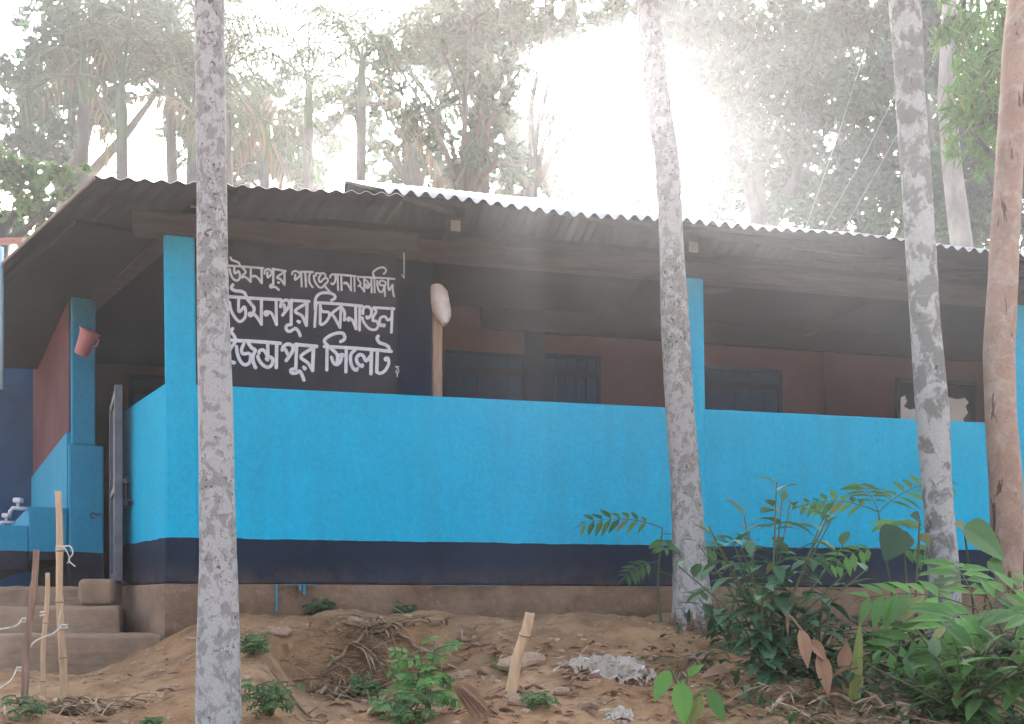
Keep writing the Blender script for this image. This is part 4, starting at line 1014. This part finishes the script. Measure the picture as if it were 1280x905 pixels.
# main shrub right of the middle palm
whorl_shrub('dense dark green shrub between the middle palm and the blotched palm', G(962, 850) - Vector((0, 0, .03)), .93, .38, 19, .135, .056, 'g_blue', 81, group=GP, dens=.72)
whorl_shrub('low part of dark green shrubbery just right of the middle palm foot', G(912, 815), .38, .22, 8, .13, .052, 'g_blue', 82, group=GP, dens=.8)
whorl_shrub('low leafy shrub below the pinnate sapling on the right', G(1020, 850), .40, .26, 10, .14, .05, 'g_dark', 83, group=GP)
# pinnate saplings against the wall
b = ground_at(1128, 5.3)
sapling('tall light green sapling with feathered leaves against the blue wall', b, at(1098, 640, 5.2), [(1, 2.6, .55, .36, 7, .12, .036), (1, .3, .75, .42, 8, .14, .036), (1, 1.6, .9, .3, 6, .12, .034), (.8, 3.3, .1, .3, 6, .11, .036), (.75, -.3, .2, .24, 4, .12, .045), (.9, -1.6, .5, .3, 6, .12, .035)], 'g_bright', 84, GP)
b = ground_at(826, 5.55)
sapling('thin sapling with feathered leaves left of the middle palm', b, at(828, 660, 5.55), [(1, 3.0, .45, .42, 8, .12, .034), (.95, .1, .1, .3, 6, .12, .034), (.7, 3.4, .0, .2, 5, .09, .03), (.62, .2, -.1, .2, 4, .09, .03), (.85, -1.6, .2, .24, 6, .09, .03)], 'g_mid', 85, GP)
b = ground_at(1232, 4.2)
sapling('bushy sapling with long drooping feathered leaves at lower right', b, at(1222, 762, 4.15), [(1, 2.9, .5, .42, 7, .17, .055), (1, .4, .6, .42, 7, .16, .05), (.9, -1.5, .4, .4, 7, .16, .05), (.8, 3.3, .15, .42, 7, .17, .06), (.7, -.4, .1, .42, 7, .17, .055), (1, 1.5, .9, .36, 7, .15, .05), (.5, 2.6, .0, .36, 6, .16, .055), (.9, -2.3, .35, .42, 7, .16, .05)], 'g_bright', 86, GP)
whorl_shrub('lush green shrub in the lower right corner', G(1210, 905), .46, .42, 20, .15, .055, 'g_mid', 87, group=GP)
whorl_shrub('green shrub at the right edge in front of the tan trunk', G(1268, 860), .54, .28, 11, .13, .045, 'g_mid', 88, group=GP)
whorl_shrub('low dark shrub under the drooping leaves at the blotched palm foot', G(1130, 845), .30, .34, 12, .13, .055, 'g_dark', 89, group=GP)
# broad heart shaped leaves
random.seed(90)
def broad_leaf_plant(label, base, leaves, mat, seed, L, Wd, prof=heart, name='broad_leaved_plant', group=None, droop=.8):
    random.seed(seed); t = thing(name, label, 'plant', base, group); s_, lf = MB(), MB(); base = Vector(base)
    for (tip, d, k) in leaves:
        tip = Vector(tip); s_.tube(catmull([tuple(base), tuple(base.lerp(tip, .55) + Vector((0, 0, .04))), tuple(tip)], 5), .0045, 5, False)
        lf.leaf(tip, Vector(d), Vector((0, -.75, .65)), L * k, Wd * k, droop, 7, .07, prof)
    finish(t, s_, lf, mat); return t
broad_leaf_plant('climber with one large dull heart shaped leaf left of the blotched palm', ground_at(1140, 4.85), [(at(1128, 662, 4.8), (-.55, -.3, -.45), 1.0), (at(1150, 650, 4.85), (-.4, -.3, .35), .45), (at(1150, 668, 4.9), (.2, -.3, -.2), .4)], 'g_dark', 91, .19, .17)
broad_leaf_plant('plant with a large bright heart shaped leaf between the two right trunks', ground_at(1225, 4.6), [(at(1205, 660, 4.55), (.8, -.3, -.35), 1.05), (at(1236, 700, 4.5), (.5, -.3, -.5), .5), (at(1205, 660, 4.55), (-.5, -.3, .4), .35)], 'g_mid', 92, .21, .18)
YD = G(855, 912).y
broad_leaf_plant('young plant with four broad bright leaves at the bottom of the picture', G(855, 912), [(at(838, 838, YD), (-.45, -.3, -.55), .9), (at(850, 850, YD), (.05, -.3, -.8), 1.15), (at(876, 868, YD), (-.3, -.2, -.6), .85), (at(884, 862, YD), (.4, -.2, -.6), .9), (at(860, 845, YD), (.4, -.2, .5), .5)], 'g_bright', 93, .14, .062, lance, droop=.5)
# banana like sprout: tall pointed yellowish leaf and dried stalk
D = G(1066, 884).y
t = thing('pointed_sprout', 'upright pointed yellow green leaf blade right of the dried stalk', 'plant', ground_at(1066, D)); lf = MB()
b = ground_at(1066, D); lf.leaf(b - Vector((0, 0, .03)), (at(1074, 776, D) - b), Vector((0, -1, .1)), (at(1074, 776, D) - b).length + .03, .055, .03, 8, .2, lambda q: max(.02, (1 - q ** 3) * (.75 + .25 * q)))
lf.leaf(b, Vector((.25, -.1, 1)), Vector((0, -1, .1)), .12, .03, .3, 6, .2, blade)
lf.build('leaves', M['g_yellow'], t)
t = thing('dried_stalk', 'broken dried brown stalk with withered leaves at lower right', 'plant', G(1030, 890)); s_, lf = MB(), MB(); D = G(1030, 890).y
s_.tube(catmull([tuple(ground_at(1030, D) - Vector((0, 0, .02))), tuple(at(1036, 850, D)), tuple(at(1022, 815, D)), tuple(at(1004, 790, D)), tuple(at(982, 764, D))], 5), [.011 - .0004 * i for i in range(21)], 7)
s_.tube(catmull([tuple(at(1036, 850, D)), tuple(at(1052, 838, D)), tuple(at(1072, 834, D))], 5), .006, 6)
for (p, d, l, wd) in ((at(1000, 785, D), (.2, -.2, -1), .15, .05), (at(1010, 800, D), (.6, -.2, -.5), .10, .045), (at(1052, 838, D), (.1, -.1, 1), .11, .055), (at(1022, 815, D), (.3, -.1, -1), .16, .06), (at(984, 766, D), (0, -.1, -1), .09, .01)): lf.leaf(p, Vector(d), Vector((0, -1, .2)), l, wd, .5, 5, .3, lance)
s_.build('stem', M['stem_brown'], t, True); lf.build('withered_leaves', M['dryleaf'], t)
# spiky little plant by the stick
def tuft(label, base, n, L, Wd, mat, seed, name='grass_tuft', cat='grass tuft', spread=.06, up=1.2, group=None, droop=1.0):
    random.seed(seed); base = Vector(base); t = thing(name, label, cat, base, group); lf = MB()
    for i in range(n):
        a = random.uniform(0, 6.283); d = Vector((math.cos(a), math.sin(a), random.uniform(.4, 1.6) * up)); l = L * random.uniform(.5, 1.1)
        q = base + Vector((math.cos(a), math.sin(a), 0)) * spread * random.random() ; q.z = hgt(q.x, q.y) - .01
        lf.leaf(q, d, Vector((0, 0, 1)), l, Wd, droop * random.uniform(.5, 1.4), 4, .15, blade)
    lf.build('blades', M[mat], t); return t
tuft('spiky green seedling right beside the broken bamboo stick', G(632, 838), 9, .17, .022, 'g_mid', 101, 'spiky_seedling', 'plant', .01, 1.3)
tuft('trailing grass mat at the foot of the middle palm', G(820, 812), 160, .22, .009, 'g_mid', 102, spread=.30, up=.35, droop=1.6, group='grass tufts on the soil bank')
tuft('grass growing right in front of the middle palm roots', G(870, 822), 120, .2, .009, 'g_dark', 103, spread=.24, up=.4, droop=1.5, group='grass tufts on the soil bank')
tuft('thin grass tuft under the lower right shrubs', G(1120, 870), 150, .24, .01, 'g_mid', 104, spread=.32, up=.6, group='grass tufts on the soil bank')
tuft('broad bladed grass tuft in the bottom right corner', G(1240, 905), 40, .34, .022, 'g_yellow', 105, spread=.22, up=.5, group='grass tufts on the soil bank')
tuft('short grass tuft between the two dried plants at the bottom', G(965, 880), 110, .18, .009, 'g_yellow', 106, spread=.3, up=.6, group='grass tufts on the soil bank')
def weed(label, base, H_, n, mat, seed, ll=.05, lw=.02, spread=.1):
    random.seed(seed); base = Vector(base); t = thing('weed', label, 'weed', base, 'small weeds on the soil bank'); s_, lf = MB(), MB()
    for i in range(n):
        a = random.uniform(0, 6.283); r_ = spread * random.random() ** .5; top = base + Vector((math.cos(a) * r_, math.sin(a) * r_, H_ * random.uniform(.5, 1)))
        s_.tube([base + rv(.01), base.lerp(top, .5) + rv(.01), top], [.003, .0025, .0015], 4, False)
        for k in range(7):
            q = base.lerp(top, .3 + .7 * k / 6); az = k * 2.4 + i; d = Vector((math.cos(az), math.sin(az), random.uniform(-.1, .7)))
            pinnate(lf, s_, q, d, ll * 1.7, 3, ll * .6, lw * .7, .5)
    finish(t, s_, lf, mat)
weed('feathery bright weed at the bottom centre beside the curled dry leaf', G(538, 898), .26, 5, 'g_bright', 111, .055, .024, .07)
weed('lower feathery weed at the bottom, left of the tallest one', G(508, 905), .10, 5, 'g_mid', 112, .04, .016, .08)
weed('small dark weed clinging to the plinth below the paint drips', W(spx(396), -.05, -.02) , .07, 4, 'g_dark', 113, .035, .016, .05)
weed('tiny weed against the plinth in the middle', Vector(W(spx(505), -.07, 0)[:2] + (hgt(*W(spx(505), -.07, 0)[:2]),)), .08, 4, 'g_dark', 114, .035, .014, .05)
weed('weed on the cut bank just right of the sign palm trunk', G(316, 820), .09, 5, 'g_mid', 115, .032, .013, .06)
weed('weed low on the cut bank at the bottom right of the sign palm', G(340, 895), .12, 6, 'g_mid', 116, .035, .014, .09)
weed('pale weed in front of the leaning dark stake', G(38, 900), .09, 3, 'g_mid', 117, .028, .012, .05)
weed('fresh little weed at the bottom left between straw and sign palm', G(190, 907), .03, 2, 'g_mid', 118, .02, .009, .03)
weed('small weed beside the dry sticks in the middle of the bank', G(455, 868), .07, 4, 'g_mid', 119, .035, .016, .06)
weed('low weed on the soil left of the fibre husk', G(675, 885), .05, 4, 'g_mid', 120, .025, .01, .06)
# undergrowth mass at lower right
random.seed(130); lf = MB()
for i in range(2600):
    x = random.uniform(.75, 3.2); y = random.uniform(3.1, 5.4)
    if x < 1.25 and random.random() < .6 - (y < 3.9) * .3: continue
    d = (Vector((random.uniform(-1, 1), random.uniform(-1, 1), random.uniform(.1, 1.0)))).normalized()
    lf.leaf((x, y, hgt(x, y) + random.random() ** 2 * .16), d, Vector((0, 0, 1)), random.uniform(.04, .11), random.uniform(.015, .04), .7, 3, .12, lance)
o = lf.build('undergrowth', M['g_dark']); o['kind'] = 'stuff'

# ------------------------------------------------------------------ litter
def dry_frond(label, base, az, L, seed, mat='straw', pairs=16, ll=.22, name='dry_frond', cat='dry frond'):
    random.seed(seed); base = Vector(base); t = thing(name, label, cat, base, 'dead palm fronds on the soil bank'); s_, lf = MB(), MB(); P = []
    n = pairs
    for i in range(n + 1):
        x = base.x + math.cos(az + .3 * math.sin(i * .3)) * L * i / n; y = base.y + math.sin(az) * L * i / n
        P.append(Vector((x, y, hgt(x, y) + .018 + .03 * math.sin(i * 1.1) ** 2)))
    s_.tube(P, [.010 * (1 - .7 * i / n) for i in range(n + 1)], 6)
    for i in range(1, n + 1):
        for sg_ in (-1, 1):
            a = az + sg_ * random.uniform(.4, 1.1); d = Vector((math.cos(a), math.sin(a), random.uniform(-.05, .55)))
            lf.leaf(P[i], d, Vector((0, 0, 1)), ll * random.uniform(.5, 1.1), random.uniform(.008, .02), random.uniform(.5, 1.6), 4, .2, blade)
    s_.build('rachis', M[mat], t); lf.build('leaflets', M[mat], t)
for i, (px, y, az, L, lab) in enumerate(((405, 850, .5, .55, 'dead palm frond fallen over the left side of the dry heap'), (440, 812, -.25, .45, 'dead palm frond lying highest on the bank below the plinth'), (400, 875, .8, .5, 'dead palm frond hanging down the middle of the cut bank'), (540, 830, 2.9, .4, 'dead palm frond pointing left on the bare soil'), (55, 893, .2, .3, 'heap of dead fronds at the foot of the bamboo stakes'), (125, 897, 2.9, .3, 'dead frond right of the stakes heap'), (1150, 900, 2.95, .6, 'pale dead frond arching along the bottom right edge'), (960, 897, .1, .5, 'pale dead frond along the bottom under the dried stalk'))):
    dry_frond(lab, G(px, y), az, L, 140 + i)
random.seed(150); lf = MB()
for i in range(900):       # loose straw
    c = random.choice(((430, 825, .14), (500, 815, .16), (470, 850, .14), (450, 830, .1), (410, 850, .09), (600, 860, .35), (820, 850, .25), (90, 893, .13), (425, 865, .1), (1000, 898, .3), (560, 820, .2)))
    p = G(c[0], c[1]); x = p.x + random.gauss(0, c[2]); y = p.y + random.gauss(0, c[2] * .7); a = random.uniform(0, 6.28)
    lf.leaf((x, y, hgt(x, y) + random.uniform(.003, .05)), Vector((math.cos(a), math.sin(a), random.uniform(-.1, .35))), Vector((0, 0, 1)), random.uniform(.06, .22), random.uniform(.004, .010), random.uniform(0, .8), 3, .2, blade)
o = lf.build('straw_litter', M['straw']); o['kind'] = 'stuff'
random.seed(155); lf = MB()
for i in range(1100):       # broken dry leaf bits all over the bank
    x = random.uniform(-1.9, 1.7); y = random.uniform(3.2, 4.9); a = random.uniform(0, 6.28)
    if x < -.75 and y > 3.6 and random.random() < .8: continue
    lf.leaf((x, y, hgt(x, y) + .006), Vector((math.cos(a), math.sin(a), random.uniform(-.1, .25))), Vector((0, 0, 1)) + rv(.4), random.uniform(.02, .085), random.uniform(.008, .04), random.uniform(0, .9), 3, .25, lance)
o = lf.build('leaf_litter', M['dryleaf']); o['kind'] = 'stuff'
def dryleaf(label, base, d, L, Wd, up=(0, -.3, 1), seed=0, droop=.5):
    random.seed(seed); lf = MB(); lf.leaf(base, Vector(d), Vector(up), L, Wd, droop, 8, .22, lance); o = lf.build('dry_leaf', M['dryleaf'], None, True)
    so = o.modifiers.new("Solid", 'SOLIDIFY'); so.thickness = .0012
    rebase(o, base); tag(o, label, 'dry leaf', 'big fallen dry leaves')
lf = MB(); b = at(563, 853, G(590, 897).y + .02); random.seed(5)
for k in range(5): lf.leaf(b + Vector((.006 * k, -.004 * k, 0)), Vector((.30 + .06 * k, -.1, -.32 + .03 * k)), Vector((.3 - .15 * k, -1, .5)), .185 - .012 * abs(k - 2), .030, .55 + .1 * k, 8, .35, lance)
o = lf.build('dry_leaf', M['dryleaf']); rebase(o, b); tag(o, 'long curled orange brown leaf right of the feathery weed', 'dry leaf', 'big fallen dry leaves')
dryleaf('flat brown leaf lying in front of the middle palm', G(912, 850) + Vector((0, 0, .03)), (-1, -.1, .05), .13, .06, (0, -.6, 1), 2)
dryleaf('small upright brown leaf by the grass at the middle palm', G(853, 845) + Vector((0, 0, .02)), (.2, 0, 1), .07, .035, (0, -1, .2), 3)
# pale fibre husk: torn crumpled sheets with loose fibres
def husk(label, c, rx, ry, h, n, seed):
    random.seed(seed); lf = MB(); nx_, ny_ = 34, 18
    b = len(lf.v)
    for j in range(ny_ + 1):
        for i in range(nx_ + 1):
            u_ = i / nx_ * 2 - 1; v_ = j / ny_ * 2 - 1; x = c.x + u_ * rx + .02 * vnoise(i * .7, j * .7, seed); y = c.y + v_ * ry
            lump = max(0, 1 - u_ * u_ - v_ * v_ * .8)
            lf.v.append((x, y, hgt(x, y) - .012 + h * lump ** .5 * (.55 + 1.3 * vnoise(i * .42, j * .75, seed + 1) + .6 * vnoise(i * .9, j * 1.6, seed + 2)) + .02 * lump ** .4))
    for j in range(ny_):
        for i in range(nx_):
            u_ = (i + .5) / nx_ * 2 - 1; v_ = (j + .5) / ny_ * 2 - 1
            if u_ * u_ + v_ * v_ > .75 + 1.1 * vnoise(i * .8, j * .8, seed + 3): continue
            a = b + j * (nx_ + 1) + i; lf.f.append((a, a + 1, a + nx_ + 2, a + nx_ + 1))
    for k in range(n):
        a = random.gauss(2.95, .8); x = c.x + random.gauss(0, rx * .5); y = c.y + random.gauss(0, ry * .5)
        lf.leaf((x, y, hgt(x, y) + random.random() * h * .8), Vector((math.cos(a), math.sin(a) * .8, random.uniform(-.2, .5))), Vector((0, -.2, 1)) + rv(.6), random.uniform(.03, .10), random.uniform(.003, .012), random.uniform(.2, 1.4), 4, .15, blade)
    o = lf.build('fibre_husk', M['husk']); rebase(o, c); tag(o, label, 'husk')
husk('whitish torn husk of palm fibre lying crumpled on the soil', G(763, 842), .20, .13, .05, 90, 160)
husk('small whitish scrap of fibre at the bottom edge below the big husk', G(775, 893), .055, .05, .02, 16, 161)
random.seed(165)
for i, (px, y, L, a, lab) in enumerate(((700, 862, .28, .3, 'thin dry twig lying between the broken stick and the husk'), (590, 812, .2, 2.7, 'thin dry twig lying behind the broken stick'), (375, 888, .22, .15, 'pale short twig at the foot of the cut bank'), (905, 885, .3, .5, 'dry twig beside the broad bright leaves'), (470, 800, .25, 2.9, 'dry twig high on the bank above the dead fronds'))):
    c = G(px, y); P = []
    for k in range(9):
        x = c.x + math.cos(a) * L * (k / 8 - .5); y_ = c.y + math.sin(a) * L * (k / 8 - .5); P.append((x, y_, hgt(x, y_) + .008 + .006 * math.sin(k * 1.7 + i)))
    mb = MB(); mb.tube(P, [.0065 - .0004 * k for k in range(9)], 6); mb.tube([P[5], (P[5][0] + .04, P[5][1] + .03, P[5][2] + .03)], [.004, .002], 5)
    o = mb.build('dry_twig', M['stem_brown'], None, True); rebase(o, c); tag(o, lab, 'twig', 'dry twigs on the soil bank')
# stones and clods
def stone_mesh(seed):
    random.seed(seed); mb = MB(); n1, n2 = 9, 7; ph = [random.uniform(0, 6) for _ in range(6)]
    for j in range(n2 + 1):
        th = math.pi * j / n2
        for i in range(n1):
            a = 2 * math.pi * i / n1; r_ = 1 + .22 * math.sin(2 * a + ph[0]) * math.sin(th) + .16 * math.sin(3 * a + ph[1] + th * 2) + random.uniform(-.09, .09)
            mb.v.append((math.cos(a) * math.sin(th) * r_, math.sin(a) * math.sin(th) * r_ * .8, math.cos(th) * .6 * r_))
    for j in range(n2):
        for i in range(n1): mb.f.append((j * n1 + i, (j + 1) * n1 + i, (j + 1) * n1 + (i + 1) % n1, j * n1 + (i + 1) % n1))
    return mb
protos = []
for i in range(4): 
    o = stone_mesh(170 + i).build('stone', M['stone'], None, False); protos.append(o)
random.seed(171)
big = [(352, 792, .05, 'stone in the soil right of the sign palm below the paint drips'), (445, 782, .06, 'flat stone at the top of the bank, left of the middle weed'), (578, 847, .045, 'flat stone left of the spiky seedling'), (655, 832, .085, 'large rounded clod behind the broken bamboo stick'), (650, 880, .045, 'stone just right of the foot of the broken stick'),
       (700, 868, .035, 'stone between the broken stick and the pale husk'), (600, 885, .03, 'small stone right of the curled dry leaf'), (735, 885, .045, 'flat stone in front of the pale husk'), (560, 860, .03, 'small stone above the feathery weed'), (470, 893, .03, 'small stone left of the feathery weed'), (205, 862, .03, 'clod on the pale soil mound left of the sign palm'), (705, 832, .03, 'small clod behind the pale husk')]
for i, (px, y, r_, lab) in enumerate(big):
    p = G(px, y); src = protos[i % 4]
    o = src if i < 4 else src.copy()
    if i >= 4: COL.objects.link(o)
    o.location = p + Vector((0, 0, r_ * .15)); o.rotation_euler = (random.uniform(-.2, .2), random.uniform(-.2, .2), random.uniform(0, 6)); o.scale = (r_ * 1.3, r_, r_ * .8); tag(o, lab, 'stone', 'stones on the soil bank')
random.seed(175); mb = MB(); sm_ = [stone_mesh(180 + i) for i in range(3)]
for i in range(700):
    x = random.uniform(-2.3, 1.6); y = random.uniform(3.1, 5.3); r_ = random.uniform(.004, .017) * (1.5 if random.random() < .1 else 1); s0 = sm_[i % 3]; b = len(mb.v); a = random.uniform(0, 6.28)
    mb.v += [(x + (v[0] * math.cos(a) - v[1] * math.sin(a)) * r_, y + (v[0] * math.sin(a) + v[1] * math.cos(a)) * r_, hgt(x, y) + v[2] * r_) for v in s0.v]; mb.f += [tuple(b + q for q in f) for f in s0.f]
o = mb.build('pebbles', M['stone']); o['kind'] = 'stuff'

# ------------------------------------------------------------------ added haze volume imitating veiling lens glare
GLARE_HAZE = 0.0064
if GLARE_HAZE:
    mb = MB(); mb.quadbox([(-130, -130, -5), (130, -130, -5), (130, 130, -5), (-130, 130, -5), (-130, -130, 22), (130, -130, 22), (130, 130, 22), (-130, 130, 22)])
    m = bpy.data.materials.new("glare_haze_air"); m.use_nodes = True; nt = m.node_tree
    for n in list(nt.nodes):
        if n.type == 'BSDF_PRINCIPLED': nt.nodes.remove(n)
    pv = nt.nodes.new("ShaderNodeVolumePrincipled"); pv.inputs["Density"].default_value = GLARE_HAZE; pv.inputs["Color"].default_value = (.95, .96, 1, 1); pv.inputs["Anisotropy"].default_value = 0.77
    nt.links.new(pv.outputs[0], nt.nodes["Material Output"].inputs["Volume"])
    o = mb.build('glare_haze', m); o['kind'] = 'stuff'
